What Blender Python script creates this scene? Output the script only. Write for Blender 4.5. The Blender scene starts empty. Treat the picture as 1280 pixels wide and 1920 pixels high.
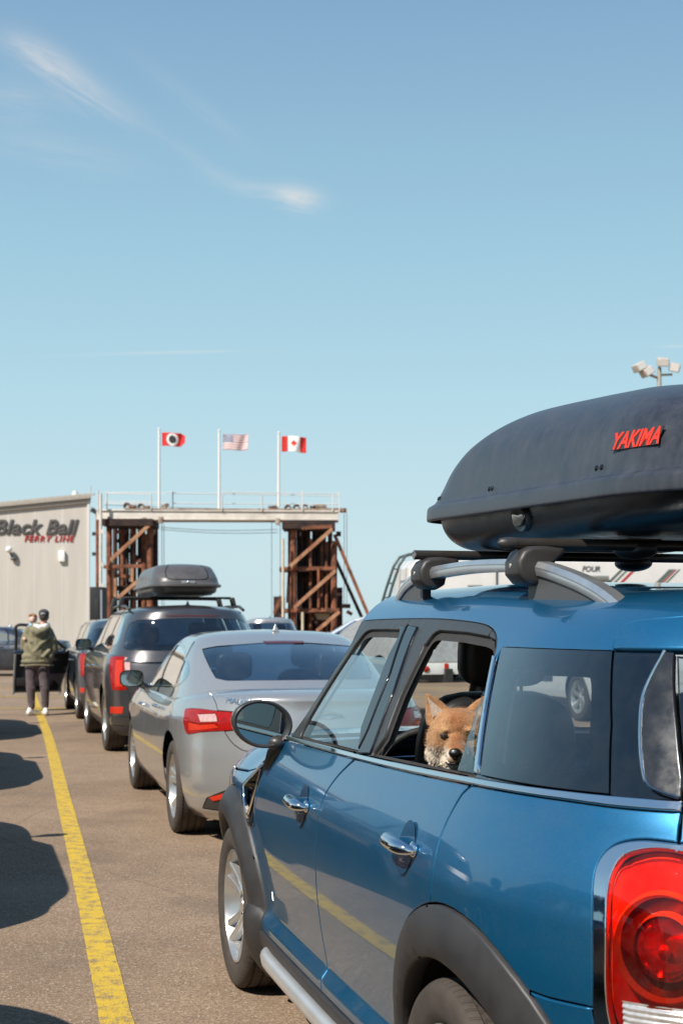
import bpy, bmesh, math, random
import numpy as np
from mathutils import Vector, Matrix, Euler
from mathutils.geometry import delaunay_2d_cdt
random.seed(7); np.random.seed(7)
R=math.radians
scene=bpy.context.scene
COL=scene.collection
# ------------------------------------------------------------------ camera, sky, sun, exposure
cd=bpy.data.cameras.new("camera"); cam=bpy.data.objects.new("camera",cd); COL.objects.link(cam)
cam.location=(0,0,1.5); cam.rotation_euler=(R(90),0,0)
cd.sensor_fit='VERTICAL'; cd.sensor_height=36; cd.sensor_width=24; cd.lens=49.5
cd.shift_y=212/1920; cd.clip_start=.05; cd.clip_end=20000
cd.dof.use_dof=True; cd.dof.focus_distance=4.3; cd.dof.aperture_fstop=7.1
scene.camera=cam
SUN_EL=46.0; SUN_AZ=(-.66,-.75)
scene.view_settings.view_transform='Standard'; scene.view_settings.look='None'
scene.view_settings.exposure=0.30; scene.view_settings.gamma=1.0
scene.cycles.max_bounces=10; scene.cycles.transparent_max_bounces=16; scene.cycles.glossy_bounces=5
scene.cycles.caustics_reflective=False; scene.cycles.caustics_refractive=False
scene.cycles.use_denoising=True
W=bpy.data.worlds.new("World"); scene.world=W; W.use_nodes=True
def build_world():
    nt=W.node_tree; nt.nodes.clear()
    N=nt.nodes.new; L=nt.links.new
    sky=N('ShaderNodeTexSky'); sky.sky_type='NISHITA'; sky.sun_disc=False
    sky.sun_elevation=R(SUN_EL); sky.sun_rotation=math.atan2(SUN_AZ[0],SUN_AZ[1])
    sky.air_density=1.0; sky.dust_density=1.2; sky.ozone_density=1.6
    def M(op,a,b=None,c=None):
        n=N('ShaderNodeMath'); n.operation=op
        for i,x in enumerate((a,b,c)):
            if x is None: continue
            if isinstance(x,(int,float)): n.inputs[i].default_value=x
            else: L(x,n.inputs[i])
        return n.outputs[0]
    tc=N('ShaderNodeTexCoord'); sx=N('ShaderNodeSeparateXYZ'); L(tc.outputs['Generated'],sx.inputs[0])
    rp=N('ShaderNodeValToRGB'); L(sx.outputs[2],rp.inputs[0]); el=rp.color_ramp.elements
    stops=[(0,(.60,.77,.81)),(.07,(.56,.75,.81)),(.16,(.455,.69,.79)),(.26,(.345,.585,.725)),(.41,(.228,.40,.595)),(.65,(.12,.27,.49)),(1,(.08,.19,.41))]
    el[0].position,el[0].color=stops[0][0],(*stops[0][1],1); el[1].position,el[1].color=stops[-1][0],(*stops[-1][1],1)
    for p_,c_ in stops[1:-1]: e_=el.new(p_); e_.color=(*c_,1)
    sc_=N('ShaderNodeVectorMath'); sc_.operation='SCALE'; L(rp.outputs[0],sc_.inputs[0]); sc_.inputs[3].default_value=8.4
    tint=N('ShaderNodeMix'); tint.data_type='RGBA'; tint.inputs[0].default_value=.92; L(sky.outputs[0],tint.inputs[6]); L(sc_.outputs[0],tint.inputs[7])
    yy=M('MAXIMUM',sx.outputs[1],.02); u=M('DIVIDE',sx.outputs[0],yy); w=M('DIVIDE',sx.outputs[2],yy)
    front=M('GREATER_THAN',sx.outputs[1],.05)
    total=None
    # thin cirrus wisps and one vapour trail: (u,w) centre, half length, half width, tilt, strength, noise scale
    for (cu,cw,hl,hw,ang,st,ns) in ((-.190,.386,.032,.0100,-34,.44,55),(-.216,.407,.026,.010,-26,.36,50),(-.150,.362,.022,.008,-32,.10,60),(-.232,.375,.03,.012,-8,.16,40),(-.105,.333,.03,.005,-33,.08,50),
            (-.050,.3085,.026,.0050,-6,.30,60),(-.030,.304,.015,.0075,-12,.52,70),(-.085,.318,.02,.005,-15,.08,60),
            (-.20,.338,.05,.012,-12,.12,40),(-.10,.368,.05,.006,-38,.08,60),
            (-.125,.1935,.055,.0010,1.5,.30,20),(.235,.198,.012,.001,2,.35,20)):
        c,s=math.cos(R(ang)),math.sin(R(ang))
        du=M('SUBTRACT',u,cu); dw=M('SUBTRACT',w,cw)
        a=M('ADD',M('MULTIPLY',du,c),M('MULTIPLY',dw,s)); b=M('SUBTRACT',M('MULTIPLY',dw,c),M('MULTIPLY',du,s))
        cv=N('ShaderNodeCombineXYZ'); L(M('MULTIPLY',a,ns*.55),cv.inputs[0]); L(M('MULTIPLY',b,ns*3.2),cv.inputs[1])
        cv.inputs[2].default_value=cu*50
        nz=N('ShaderNodeTexNoise'); L(cv.outputs[0],nz.inputs['Vector']); nz.inputs['Scale'].default_value=1.0
        nz.inputs['Detail'].default_value=7; nz.inputs['Roughness'].default_value=.62; nz.inputs['Distortion'].default_value=.6
        bb=M('ADD',M('DIVIDE',b,hw),M('MULTIPLY',M('SUBTRACT',nz.outputs[0],.5),1.6 if hw>.002 else .2))
        aa=M('DIVIDE',a,hl)
        e=M('EXPONENT',M('MULTIPLY',M('ADD',M('MULTIPLY',aa,aa),M('MULTIPLY',bb,bb)),-1.0))
        k=M('MULTIPLY',M('MULTIPLY',e,st),M('MULTIPLY',M('MAXIMUM',M('SUBTRACT',nz.outputs[0],.18),0),2.3))
        total=k if total is None else M('ADD',total,k)
    total=M('MULTIPLY',M('MINIMUM',total,.8),front)
    mix=N('ShaderNodeMix'); mix.data_type='RGBA'; L(total,mix.inputs[0]); L(tint.outputs[2],mix.inputs[6])
    mix.inputs[7].default_value=(7.0,6.6,6.2,1)
    bg=N('ShaderNodeBackground'); L(mix.outputs[2],bg.inputs[0]); bg.inputs[1].default_value=.10
    out=N('ShaderNodeOutputWorld'); L(bg.outputs[0],out.inputs[0])
build_world()
sd=bpy.data.lights.new("sun",'SUN'); sun=bpy.data.objects.new("sun",sd); COL.objects.link(sun)
sd.energy=5.0; sd.angle=R(.53); sd.color=(1.0,.945,.855)
_d=Vector((SUN_AZ[0]*math.cos(R(SUN_EL)),SUN_AZ[1]*math.cos(R(SUN_EL)),math.sin(R(SUN_EL))))
sun.rotation_euler=_d.to_track_quat('Z','Y').to_euler(); sun.location=(-20,-20,40)

# ------------------------------------------------------------------ helpers: objects
def tag(o,label=None,cat=None,group=None,kind=None):
    if label: o['label']=label
    if cat: o['category']=cat
    if group: o['group']=group
    if kind: o['kind']=kind
    return o
def thing(name,label,cat,loc=(0,0,0),rotz=0,group=None):
    o=bpy.data.objects.new(name,None); COL.objects.link(o); o.empty_display_size=.1
    o.location=loc; o.rotation_euler=(0,0,rotz); return tag(o,label,cat,group)
def link_mesh(name,me,mat,parent=None):
    o=bpy.data.objects.new(name,me); COL.objects.link(o)
    if mat is not None:
        for m in (mat if isinstance(mat,(list,tuple)) else [mat]): me.materials.append(m)
    if parent is not None: o.parent=parent
    return o
def copy_tree(o,parent=None):
    c=o.copy(); COL.objects.link(c); c.parent=parent
    for ch in list(o.children): copy_tree(ch,c)
    return c
class MB:
    """collects simple shapes; build() links them as one mesh object"""
    def __init__(s): s.v=[]; s.f=[]; s.mi=[]; s.cur=0
    def add(s,vs,fs):
        n=len(s.v); s.v+= [tuple(map(float,p)) for p in vs]; s.f+=[tuple(i+n for i in f) for f in fs]; s.mi+=[s.cur]*len(fs); return s
    def box(s,c,d,rot=None):
        h=[x/2 for x in d]; vs=[]
        m=Euler(rot).to_matrix() if rot else None
        for z in (-1,1):
            for y in (-1,1):
                for x in (-1,1):
                    p=Vector((x*h[0],y*h[1],z*h[2]))
                    if m: p=m@p
                    vs.append((p.x+c[0],p.y+c[1],p.z+c[2]))
        return s.add(vs,[(0,2,3,1),(4,5,7,6),(0,1,5,4),(2,6,7,3),(0,4,6,2),(1,3,7,5)])
    def bar(s,a,b,w,h=None,up=(0,0,1)):
        a=Vector(a);b=Vector(b);h=h or w; d=(b-a).normalized(); u=Vector(up)
        if abs(d.dot(u))>.98: u=Vector((0,1,0))
        r=d.cross(u).normalized(); u=r.cross(d)
        vs=[p+r*x*w/2+u*y*h/2 for p in (a,b) for x,y in ((-1,-1),(1,-1),(1,1),(-1,1))]
        return s.add(vs,[(3,2,1,0),(4,5,6,7),(0,1,5,4),(1,2,6,5),(2,3,7,6),(3,0,4,7)])
    def tube(s,path,r,n=10,caps=True,flat=1.0,upv=(0,0,1)):
        P=[Vector(p) for p in path]; k=len(P); rs=r if isinstance(r,(list,tuple)) else [r]*k
        vs=[];fs=[];pu=None
        for i in range(k):
            d=(P[min(i+1,k-1)]-P[max(i-1,0)]).normalized()
            if pu is None:
                u=Vector(upv)
                if abs(d.dot(u))>.95: u=Vector((1,0,0))
            else: u=pu
            x=d.cross(u).normalized(); u=x.cross(d).normalized(); pu=u
            for j in range(n):
                a=2*math.pi*j/n; vs.append(P[i]+x*math.cos(a)*rs[i]+u*math.sin(a)*rs[i]*flat)
        for i in range(k-1):
            for j in range(n):
                a=i*n+j;b=i*n+(j+1)%n; fs.append((a,b,b+n,a+n))
        if caps: fs.append(tuple(range(n))[::-1]); fs.append(tuple(range((k-1)*n,k*n)))
        return s.add(vs,fs)
    def lathe(s,prof,axis='z',c=(0,0,0),n=32,a0=0,a1=2*math.pi):
        """prof: (radius, height) pairs"""
        full=abs(a1-a0-2*math.pi)<1e-6; m=n if full else n+1; vs=[];fs=[]
        for (r,h) in prof:
            for j in range(m):
                a=a0+(a1-a0)*j/n; x,y=r*math.cos(a),r*math.sin(a)
                p=(x,y,h) if axis=='z' else ((x,h,y) if axis=='y' else (h,x,y))
                vs.append((p[0]+c[0],p[1]+c[1],p[2]+c[2]))
        for i in range(len(prof)-1):
            for j in range(n):
                a=i*m+j;b=i*m+(j+1)%m
                fs.append((a,b,b+m,a+m) if axis!='y' else (a,a+m,b+m,b))
        return s.add(vs,fs)
    def prism(s,poly,h0,h1,axis='z'):
        n=len(poly)
        def T(x,y,h): return (x,y,h) if axis=='z' else ((x,h,y) if axis=='y' else (h,x,y))
        vs=[T(x,y,h0) for x,y in poly]+[T(x,y,h1) for x,y in poly]
        fs=[tuple(range(n))[::-1],tuple(range(n,2*n))]+[(i,(i+1)%n,n+(i+1)%n,n+i) for i in range(n)]
        if axis=='y': fs=[f[::-1] for f in fs]
        return s.add(vs,fs)
    def ball(s,c,r,n=16,m=10,rot=None):
        r=r if isinstance(r,(tuple,list)) else (r,r,r); M_=Euler(rot).to_matrix() if rot else None; vs=[];fs=[]
        for i in range(m+1):
            t=math.pi*i/m
            for j in range(n):
                a=2*math.pi*j/n; p=Vector((r[0]*math.sin(t)*math.cos(a),r[1]*math.sin(t)*math.sin(a),-r[2]*math.cos(t)))
                if M_: p=M_@p
                vs.append((p.x+c[0],p.y+c[1],p.z+c[2]))
        for i in range(m):
            for j in range(n):
                a=i*n+j;b=i*n+(j+1)%n; fs.append((a,b,b+n,a+n))
        return s.add(vs,fs)
    def grid(s,fn,nu,nv,closed=False):
        vs=[fn(i/nu,j/nv) for i in range(nu+1) for j in range(nv+1)]
        return s.add(vs,[(i*(nv+1)+j,(i+1)*(nv+1)+j,(i+1)*(nv+1)+j+1,i*(nv+1)+j+1) for i in range(nu) for j in range(nv)])
    def build(s,name,mat,parent=None,bevel=0,smooth=35,seg=2,weld=True):
        me=bpy.data.meshes.new(name); me.from_pydata(s.v,[],s.f)
        for p,i in zip(me.polygons,s.mi): p.material_index=i
        bm=bmesh.new(); bm.from_mesh(me)
        if weld: bmesh.ops.remove_doubles(bm,verts=bm.verts,dist=1e-5)
        bmesh.ops.recalc_face_normals(bm,faces=bm.faces)
        if bevel:
            es=[e for e in bm.edges if len(e.link_faces)==2 and e.calc_face_angle(0)>R(30)]
            bmesh.ops.bevel(bm,geom=es,offset=bevel,segments=seg,affect='EDGES',profile=.6,clamp_overlap=True)
        for f in bm.faces: f.smooth=smooth>0
        if smooth:
            for e in bm.edges:
                if len(e.link_faces)==2 and e.calc_face_angle(0)>R(smooth): e.smooth=False
        bm.to_mesh(me); bm.free()
        return link_mesh(name,me,mat,parent)
def text_mesh(body,size,ext,mat,name,parent=None,shear=0,offset=0,sx=1,space=1.0,align='LEFT',bevel=0):
    cu=bpy.data.curves.new(name,'FONT'); cu.body=body; cu.size=size; cu.extrude=ext; cu.shear=shear; cu.offset=offset
    cu.space_character=space; cu.align_x=align; cu.bevel_depth=bevel
    t=bpy.data.objects.new(name,cu); COL.objects.link(t)
    dg=bpy.context.evaluated_depsgraph_get(); me=bpy.data.meshes.new_from_object(t.evaluated_get(dg))
    bpy.data.objects.remove(t); 
    for v in me.vertices: v.co.x*=sx
    me.materials.clear(); me.name=name
    return link_mesh(name,me,mat,parent)
# ------------------------------------------------------------------ helpers: car shells
def pchip(X,Y):
    X=np.array(X,float);Y=np.array(Y,float);hh=np.diff(X);dl=np.diff(Y)/hh
    m=np.zeros_like(Y);m[0]=dl[0];m[-1]=dl[-1]
    for i in range(1,len(X)-1):
        if dl[i-1]*dl[i]>0:
            w1=2*hh[i]+hh[i-1];w2=hh[i]+2*hh[i-1];m[i]=(w1+w2)/(w1/dl[i-1]+w2/dl[i])
    def g(x):
        x=np.clip(x,X[0],X[-1]);i=np.clip(np.searchsorted(X,x)-1,0,len(X)-2)
        t=(x-X[i])/hh[i]
        return (2*t**3-3*t**2+1)*Y[i]+(t**3-2*t**2+t)*hh[i]*m[i]+(-2*t**3+3*t**2)*Y[i+1]+(t**3-t**2)*hh[i]*m[i+1]
    return g
def smooth(a,b,x):
    t=np.clip((x-a)/(b-a),0,1);return t*t*(3-2*t)
def plan_curve(xf,xa,xb,xr,W,nf,nr,bow=.008):
    """half outline from the nose (xf,0) round to the tail (xr,0); straight between xa and xb"""
    pts=[]
    for t in np.linspace(np.pi/2,0,160):
        c=np.cos(t);c=0 if c<1e-9 else c
        pts.append((xa+(xf-xa)*np.sin(t)**(2/nf),W*c**(2/nf)))
    for x in np.linspace(xa,xb,80)[1:-1]: pts.append((x,W))
    for t in np.linspace(0,np.pi/2,160):
        c=np.cos(t);c=0 if c<1e-9 else c
        pts.append((xb+(xr-xb)*np.sin(t)**(2/nr),W*c**(2/nr)))
    pts=np.array(pts);pts[:,1]-=bow*(pts[:,0]-(xa+xb)/2)**2*(pts[:,1]/W)
    s=np.concatenate([[0],np.cumsum(np.hypot(*np.diff(pts,axis=0).T))])
    ss=np.linspace(0,s[-1],1600)
    P=np.stack([np.interp(ss,s,pts[:,0]),np.interp(ss,s,pts[:,1])],1)
    for _ in range(30): P[1:-1]=.25*P[:-2]+.5*P[1:-1]+.25*P[2:]
    T=np.gradient(P,axis=0);T/=np.linalg.norm(T,axis=1)[:,None]
    N=np.stack([-T[:,1],T[:,0]],1)
    if N[800,1]<0:N=-N
    N[0]=(1,0);N[-1]=(-1,0)
    return ss,P,N
class Shell:
    def __init__(self,plan,inset,v0,rise,depth,spine,pw):
        self.ss,self.P,self.N=plan;self.inset=inset;self.v0=v0;self.rise=rise;self.depth=depth;self.spine=spine;self.pw=pw
        self.smax=self.ss[-1]
    def pt(self,s,v):
        s=np.atleast_1d(np.asarray(s,float));v=np.atleast_1d(np.asarray(v,float))
        X=np.interp(s,self.ss,self.P[:,0]);Y=np.interp(s,self.ss,self.P[:,1])
        nx=np.interp(s,self.ss,self.N[:,0]);ny=np.interp(s,self.ss,self.N[:,1])
        vv=np.minimum(v,self.v0);ins=self.inset(vv)
        x=X-nx*ins;y=Y-ny*ins;z=vv.copy()
        t=np.clip((v-self.v0)/self.depth,0,1)
        if hasattr(self,'ease'): t=t*(self.ease+(1-self.ease)*smooth(.12,.45,t))
        k=1-t
        cx=np.clip(x,self.spine[0],self.spine[1])
        fl=self.fall(x) if hasattr(self,'fall') else 1.0
        x=cx+(x-cx)*k;y=y*k;z=z+self.rise*fl*(1-k**self.pw)
        return np.stack([x,y,z],-1)
    def nrm(self,s,v,e=.01):
        s=np.asarray(s,float);v=np.asarray(v,float);e2=.003
        a=self.pt(np.minimum(s+e,self.smax),v)-self.pt(np.maximum(s-e,0),v);b=self.pt(s,v+e2)-self.pt(s,v-e2)
        n=np.cross(a,b);l=np.linalg.norm(n,axis=1)[:,None];return n/np.maximum(l,1e-9)

class LoftShell:
    """half body lofted through stacked outlines; rows: (v,z,xf,xa,xb,xr,W,nf,nr); s is arc length on row `ref`"""
    def __init__(self,rows,ref=0,warp=None,n=(90,60,90)):
        V=[];A=[]
        for (v,z,xf,xa,xb,xr,Wd,nf,nr) in rows:
            def corner(xc,xe,ex,ts):
                o=[]
                for t in ts:
                    c=max(np.cos(t),0);c=0 if c<1e-9 else c
                    o.append((xc+(xe-xc)*np.sin(t)**(2/ex),Wd*c**(2/ex)))
                return np.array(o)
            A0=corner(xa,xf,nf,np.linspace(np.pi/2,0,240));C0=corner(xb,xr,nr,np.linspace(0,np.pi/2,240));B0=np.array([A0[-1],C0[0]])
            out=[]
            for seg,m in ((A0,n[0]),(B0,n[1]),(C0,n[2])):
                d=np.concatenate([[0],np.cumsum(np.hypot(*np.diff(seg,axis=0).T))])+np.arange(len(seg))*1e-9
                q=np.linspace(0,d[-1],m+1);g=np.stack([np.interp(q,d,seg[:,0]),np.interp(q,d,seg[:,1])],1)
                out.append(g if not out else g[1:])
            p=np.concatenate(out)
            for _ in range(6): p[1:-1]=.25*p[:-2]+.5*p[1:-1]+.25*p[2:]
            p[0,1]=0;p[-1,1]=0
            q=np.concatenate([p,np.full((len(p),1),z)],1)
            if warp: q[:,2]=warp(q[:,0],q[:,1],q[:,2])
            V.append(v);A.append(q)
        self.V=np.array(V,float);self.A=np.array(A);hh=np.diff(self.V)[:,None,None]
        dl=np.diff(self.A,axis=0)/hh;m=np.zeros_like(self.A);m[0]=dl[0];m[-1]=dl[-1]
        for i in range(1,len(V)-1):
            a,b=dl[i-1],dl[i];h0,h1=hh[i-1],hh[i];w1=2*h1+h0;w2=h1+2*h0
            with np.errstate(all='ignore'): r=(w1+w2)/(w1/a+w2/b)
            m[i]=np.where(a*b>0,r,0)
        self.m=m
        d=self.A[ref];self.ss=np.concatenate([[0],np.cumsum(np.hypot(*np.diff(d[:,:2],axis=0).T))]);self.smax=self.ss[-1]
        self.vmin,self.vmax=V[0],V[-1]
    def pt(self,s,v):
        s=np.clip(np.atleast_1d(np.asarray(s,float)),0,self.smax);v=np.clip(np.atleast_1d(np.asarray(v,float)),self.vmin,self.vmax)
        i=np.clip(np.searchsorted(self.V,v)-1,0,len(self.V)-2);h=self.V[i+1]-self.V[i];t=((v-self.V[i])/h)[:,None]
        j=np.clip(np.searchsorted(self.ss,s)-1,0,len(self.ss)-2);w=((s-self.ss[j])/np.maximum(self.ss[j+1]-self.ss[j],1e-9))[:,None]
        def g(B,ii): return B[ii,j]*(1-w)+B[ii,j+1]*w
        h=h[:,None]
        return (2*t**3-3*t**2+1)*g(self.A,i)+(t**3-2*t**2+t)*h*g(self.m,i)+(-2*t**3+3*t**2)*g(self.A,i+1)+(t**3-t**2)*h*g(self.m,i+1)
    def nrm(self,s,v,e=.012):
        s=np.asarray(s,float);v=np.asarray(v,float);e2=.004
        a=self.pt(np.minimum(s+e,self.smax),v)-self.pt(np.maximum(s-e,0),v)
        b=self.pt(s,np.minimum(v+e2,self.vmax))-self.pt(s,np.maximum(v-e2,self.vmin))
        n=np.cross(a,b);l=np.linalg.norm(n,axis=1)[:,None];return n/np.maximum(l,1e-9)
def inpoly(poly,pts):
    x,y=pts[:,0],pts[:,1]; r=np.zeros(len(pts),bool); n=len(poly); P=np.asarray(poly)
    for i in range(n):
        x0,y0=P[i];x1,y1=P[(i+1)%n]
        if y0==y1: continue
        c=((y0>y)!=(y1>y))&(x<(x1-x0)*(y-y0)/(y1-y0)+x0); r^=c
    return r
def dense(poly,step=.03,closed=True):
    out=[];n=len(poly)
    for i in range(n if closed else n-1):
        a=np.array(poly[i],float);b=np.array(poly[(i+1)%n],float);k=max(1,int(np.ceil(np.linalg.norm(b-a)/step)))
        out+=[tuple(a+(b-a)*j/k) for j in range(k)]
    if not closed: out.append(tuple(poly[-1]))
    return out
def curve(pts,step=.02,closed=False):
    """Catmull-Rom through the points"""
    P=[np.array(p,float) for p in pts];n=len(P);out=[]
    for i in range(n if closed else n-1):
        p1,p2=P[i],P[(i+1)%n]
        p0=P[(i-1)%n] if closed or i>0 else 2*p1-p2
        p3=P[(i+2)%n] if closed or i<n-2 else 2*p2-p1
        k=max(2,int(np.ceil(np.linalg.norm(p2-p1)/step)))
        for j in range(k):
            t=j/k;out.append(tuple(.5*((2*p1)+(-p0+p2)*t+(2*p0-5*p1+4*p2-p3)*t*t+(-p0+3*p1-3*p2+p3)*t**3)))
    if not closed: out.append(tuple(P[-1]))
    return out
class Cut:
    """cuts a shell into regions. regions: list of dicts name, poly, gap, off, lip (first match wins; name None = hole)"""
    def __init__(self,shell,regions,s0,s1,v0,v1,ds=.035,dv=.03):
        self.sh=shell;self.reg=regions
        V=[];E=[]
        for r in regions:
            p=dense(r['poly'],r.get('step',.03));p=[(min(max(x,s0),s1),min(max(y,v0),v1)) for x,y in p]
            n=len(V);V+=p;E+=[(n+i,n+(i+1)%len(p)) for i in range(len(p)) if p[i]!=p[(i+1)%len(p)]]
        S=np.array([V[a] for a,b in E]);T=np.array([V[b] for a,b in E])
        ns=int((s1-s0)/ds)+1;nv=int((v1-v0)/dv)+1
        gs,gv=np.meshgrid(np.linspace(s0,s1,ns),np.linspace(v0,v1,nv),indexing='ij');G=np.stack([gs.ravel(),gv.ravel()],1)
        keep=np.ones(len(G),bool)
        for a,b in zip(S,T):
            d=b-a;l=d@d
            near=np.where((np.abs(G[:,0]-(a[0]+b[0])/2)<.1)&(np.abs(G[:,1]-(a[1]+b[1])/2)<.1))[0]
            t=np.clip(((G[near]-a)@d)/max(l,1e-12),0,1);q=a+t[:,None]*d
            keep[near[np.hypot(*(G[near]-q).T)<.011]]=False
        V=V+[tuple(g) for g in G[keep]]
        out=delaunay_2d_cdt([Vector(p) for p in V],E,[],0,1e-6)
        self.q=np.array([(p[0],p[1]) for p in out[0]]);F=np.array(out[2])
        c=self.q[F].mean(1)
        area=np.cross(self.q[F[:,1]]-self.q[F[:,0]],self.q[F[:,2]]-self.q[F[:,0]])
        F=np.where((area<0)[:,None],F[:,::-1],F);ok=np.abs(area)>1e-9;F=F[ok];c=c[ok]
        lab=np.full(len(F),-1)
        for i,r in enumerate(regions):
            m=inpoly(r['poly'],c)&(lab<0);lab[m]=i
        self.F=F;self.lab=lab
    def geom(self,i,side=1,off=None,plain=False):
        """vertices, faces, normals of region i in car space"""
        r=self.reg[i];F=self.F[self.lab==i]
        if len(F)==0: return np.zeros((0,3)),[],np.zeros((0,3))
        idx,inv=np.unique(F,return_inverse=True);F=inv.reshape(-1,3);q=self.q[idx].copy();sh=self.sh
        gap=0 if plain else r.get('gap',.0028);lip=0 if plain else r.get('lip',.014);rr=r.get('r',.003)
        off=r.get('off',0) if off is None else off
        from collections import Counter
        cnt={}
        for f in F:
            for a,b in ((f[0],f[1]),(f[1],f[2]),(f[2],f[0])):
                k=(min(a,b),max(a,b));cnt.setdefault(k,[]).append((a,b))
        bd=[e[0] for e in cnt.values() if len(e)==1]
        P0=sh.pt(q[:,0],q[:,1])
        bd=[(a,b) for a,b in bd if not(abs(P0[a,1])<2e-3 and abs(P0[b,1])<2e-3)]
        out=np.zeros_like(q)
        for a,b in bd:
            d=q[b]-q[a];l=np.hypot(*d)
            if l<1e-9: continue
            nn=np.array([d[1],-d[0]])/l;out[a]+=nn;out[b]+=nn
        l=np.hypot(out[:,0],out[:,1]);B=np.where(l>1e-6)[0]
        out[B]/=l[B][:,None]
        mid=(np.abs(P0[:,1])<2e-3);out[mid&(l>1e-6),0]=0
        def ev(qq):
            p=sh.pt(qq[:,0],qq[:,1]);n=sh.nrm(qq[:,0],qq[:,1])
            o=off(qq[:,0],qq[:,1])[:,None] if callable(off) else off
            return p+n*o,n
        q1=q.copy()
        if gap or lip: q1[B]-=out[B]*(gap+(rr if lip else 0))
        V,Nn=ev(q1)
        if callable(off):   # shaped offset: take normals from the offset surface itself
            e=2e-3
            a=ev(q1+np.array([e,0]))[0]-ev(q1-np.array([e,0]))[0];b=ev(q1+np.array([0,e]))[0]-ev(q1-np.array([0,e]))[0]
            n2=np.cross(a,b);ln=np.linalg.norm(n2,axis=1)[:,None];Nn=np.where(ln>1e-12,n2/np.maximum(ln,1e-12),Nn)
        V=list(V);Nl=list(Nn);Fs=[tuple(f) for f in F]
        if lip and len(B):
            e=1e-3
            q2=q.copy();q2[B]-=out[B]*gap;pb,nb=ev(q2)
            tg=sh.pt(q[:,0]+out[:,0]*e,q[:,1]+out[:,1]*e)-sh.pt(q[:,0]-out[:,0]*e,q[:,1]-out[:,1]*e)
            tg/=np.maximum(np.linalg.norm(tg,axis=1)[:,None],1e-9)
            m={}
            for b in B:
                m[b]=len(V);n45=nb[b]*.35+tg[b]*.94
                V.append(pb[b]-nb[b]*rr);Nl.append(n45);V.append(pb[b]-nb[b]*lip);Nl.append(tg[b])
            for a,b in bd:
                Fs.append((b,a,m[a]));Fs.append((b,m[a],m[b]));Fs.append((m[b],m[a],m[a]+1,m[b]+1))
        V=np.array(V);Nl=np.array(Nl)
        if side<0:
            V[:,1]*=-1;Nl[:,1]*=-1;Fs=[f[::-1] for f in Fs]
        return V,Fs,Nl
    def make(self,names,objname,mat,parent,sides=(1,),off=None,plain=False):
        """one mesh object from all regions called `names`, for the given sides"""
        if isinstance(names,str): names=(names,)
        VV=[];FF=[];NN=[];k=0
        for i,r in enumerate(self.reg):
            if r['name'] in names:
                for sd_ in sides:
                    V,Fs,Nl=self.geom(i,sd_,off,plain)
                    if len(Fs)==0: continue
                    VV.append(V);NN.append(Nl);FF+=[tuple(int(x)+k for x in f) for f in Fs];k+=len(V)
        if not VV: return None
        V=np.concatenate(VV);N_=np.concatenate(NN)
        if len(sides)>1:   # weld the two halves along the centre line
            key={};mp=np.arange(len(V))
            for i in np.where(np.abs(V[:,1])<1.5e-3)[0]:
                k=(round(V[i,0],3),round(V[i,2],3));mp[i]=key.setdefault(k,i);V[i,1]=0
            FF=[tuple(int(mp[x]) for x in f) for f in FF];FF=[f for f in FF if len(set(f))==len(f)]
            used=np.unique([x for f in FF for x in f]);inv=np.full(len(V),-1);inv[used]=np.arange(len(used));V=V[used];N_=N_[used];FF=[tuple(int(inv[x]) for x in f) for f in FF]
        return raw_mesh(objname,V,FF,mat,parent,N_)
def raw_mesh(name,V,F,mat,parent=None,N=None):
    me=bpy.data.meshes.new(name);me.from_pydata([tuple(map(float,p)) for p in V],[],F)
    me.polygons.foreach_set('use_smooth',[True]*len(me.polygons))
    if N is not None:
        N=np.asarray(N);l=np.linalg.norm(N,axis=1)[:,None];N=N/np.maximum(l,1e-9)
        me.normals_split_custom_set_from_vertices([tuple(map(float,n)) for n in N])
    me.update()
    return link_mesh(name,me,mat,parent)
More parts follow.
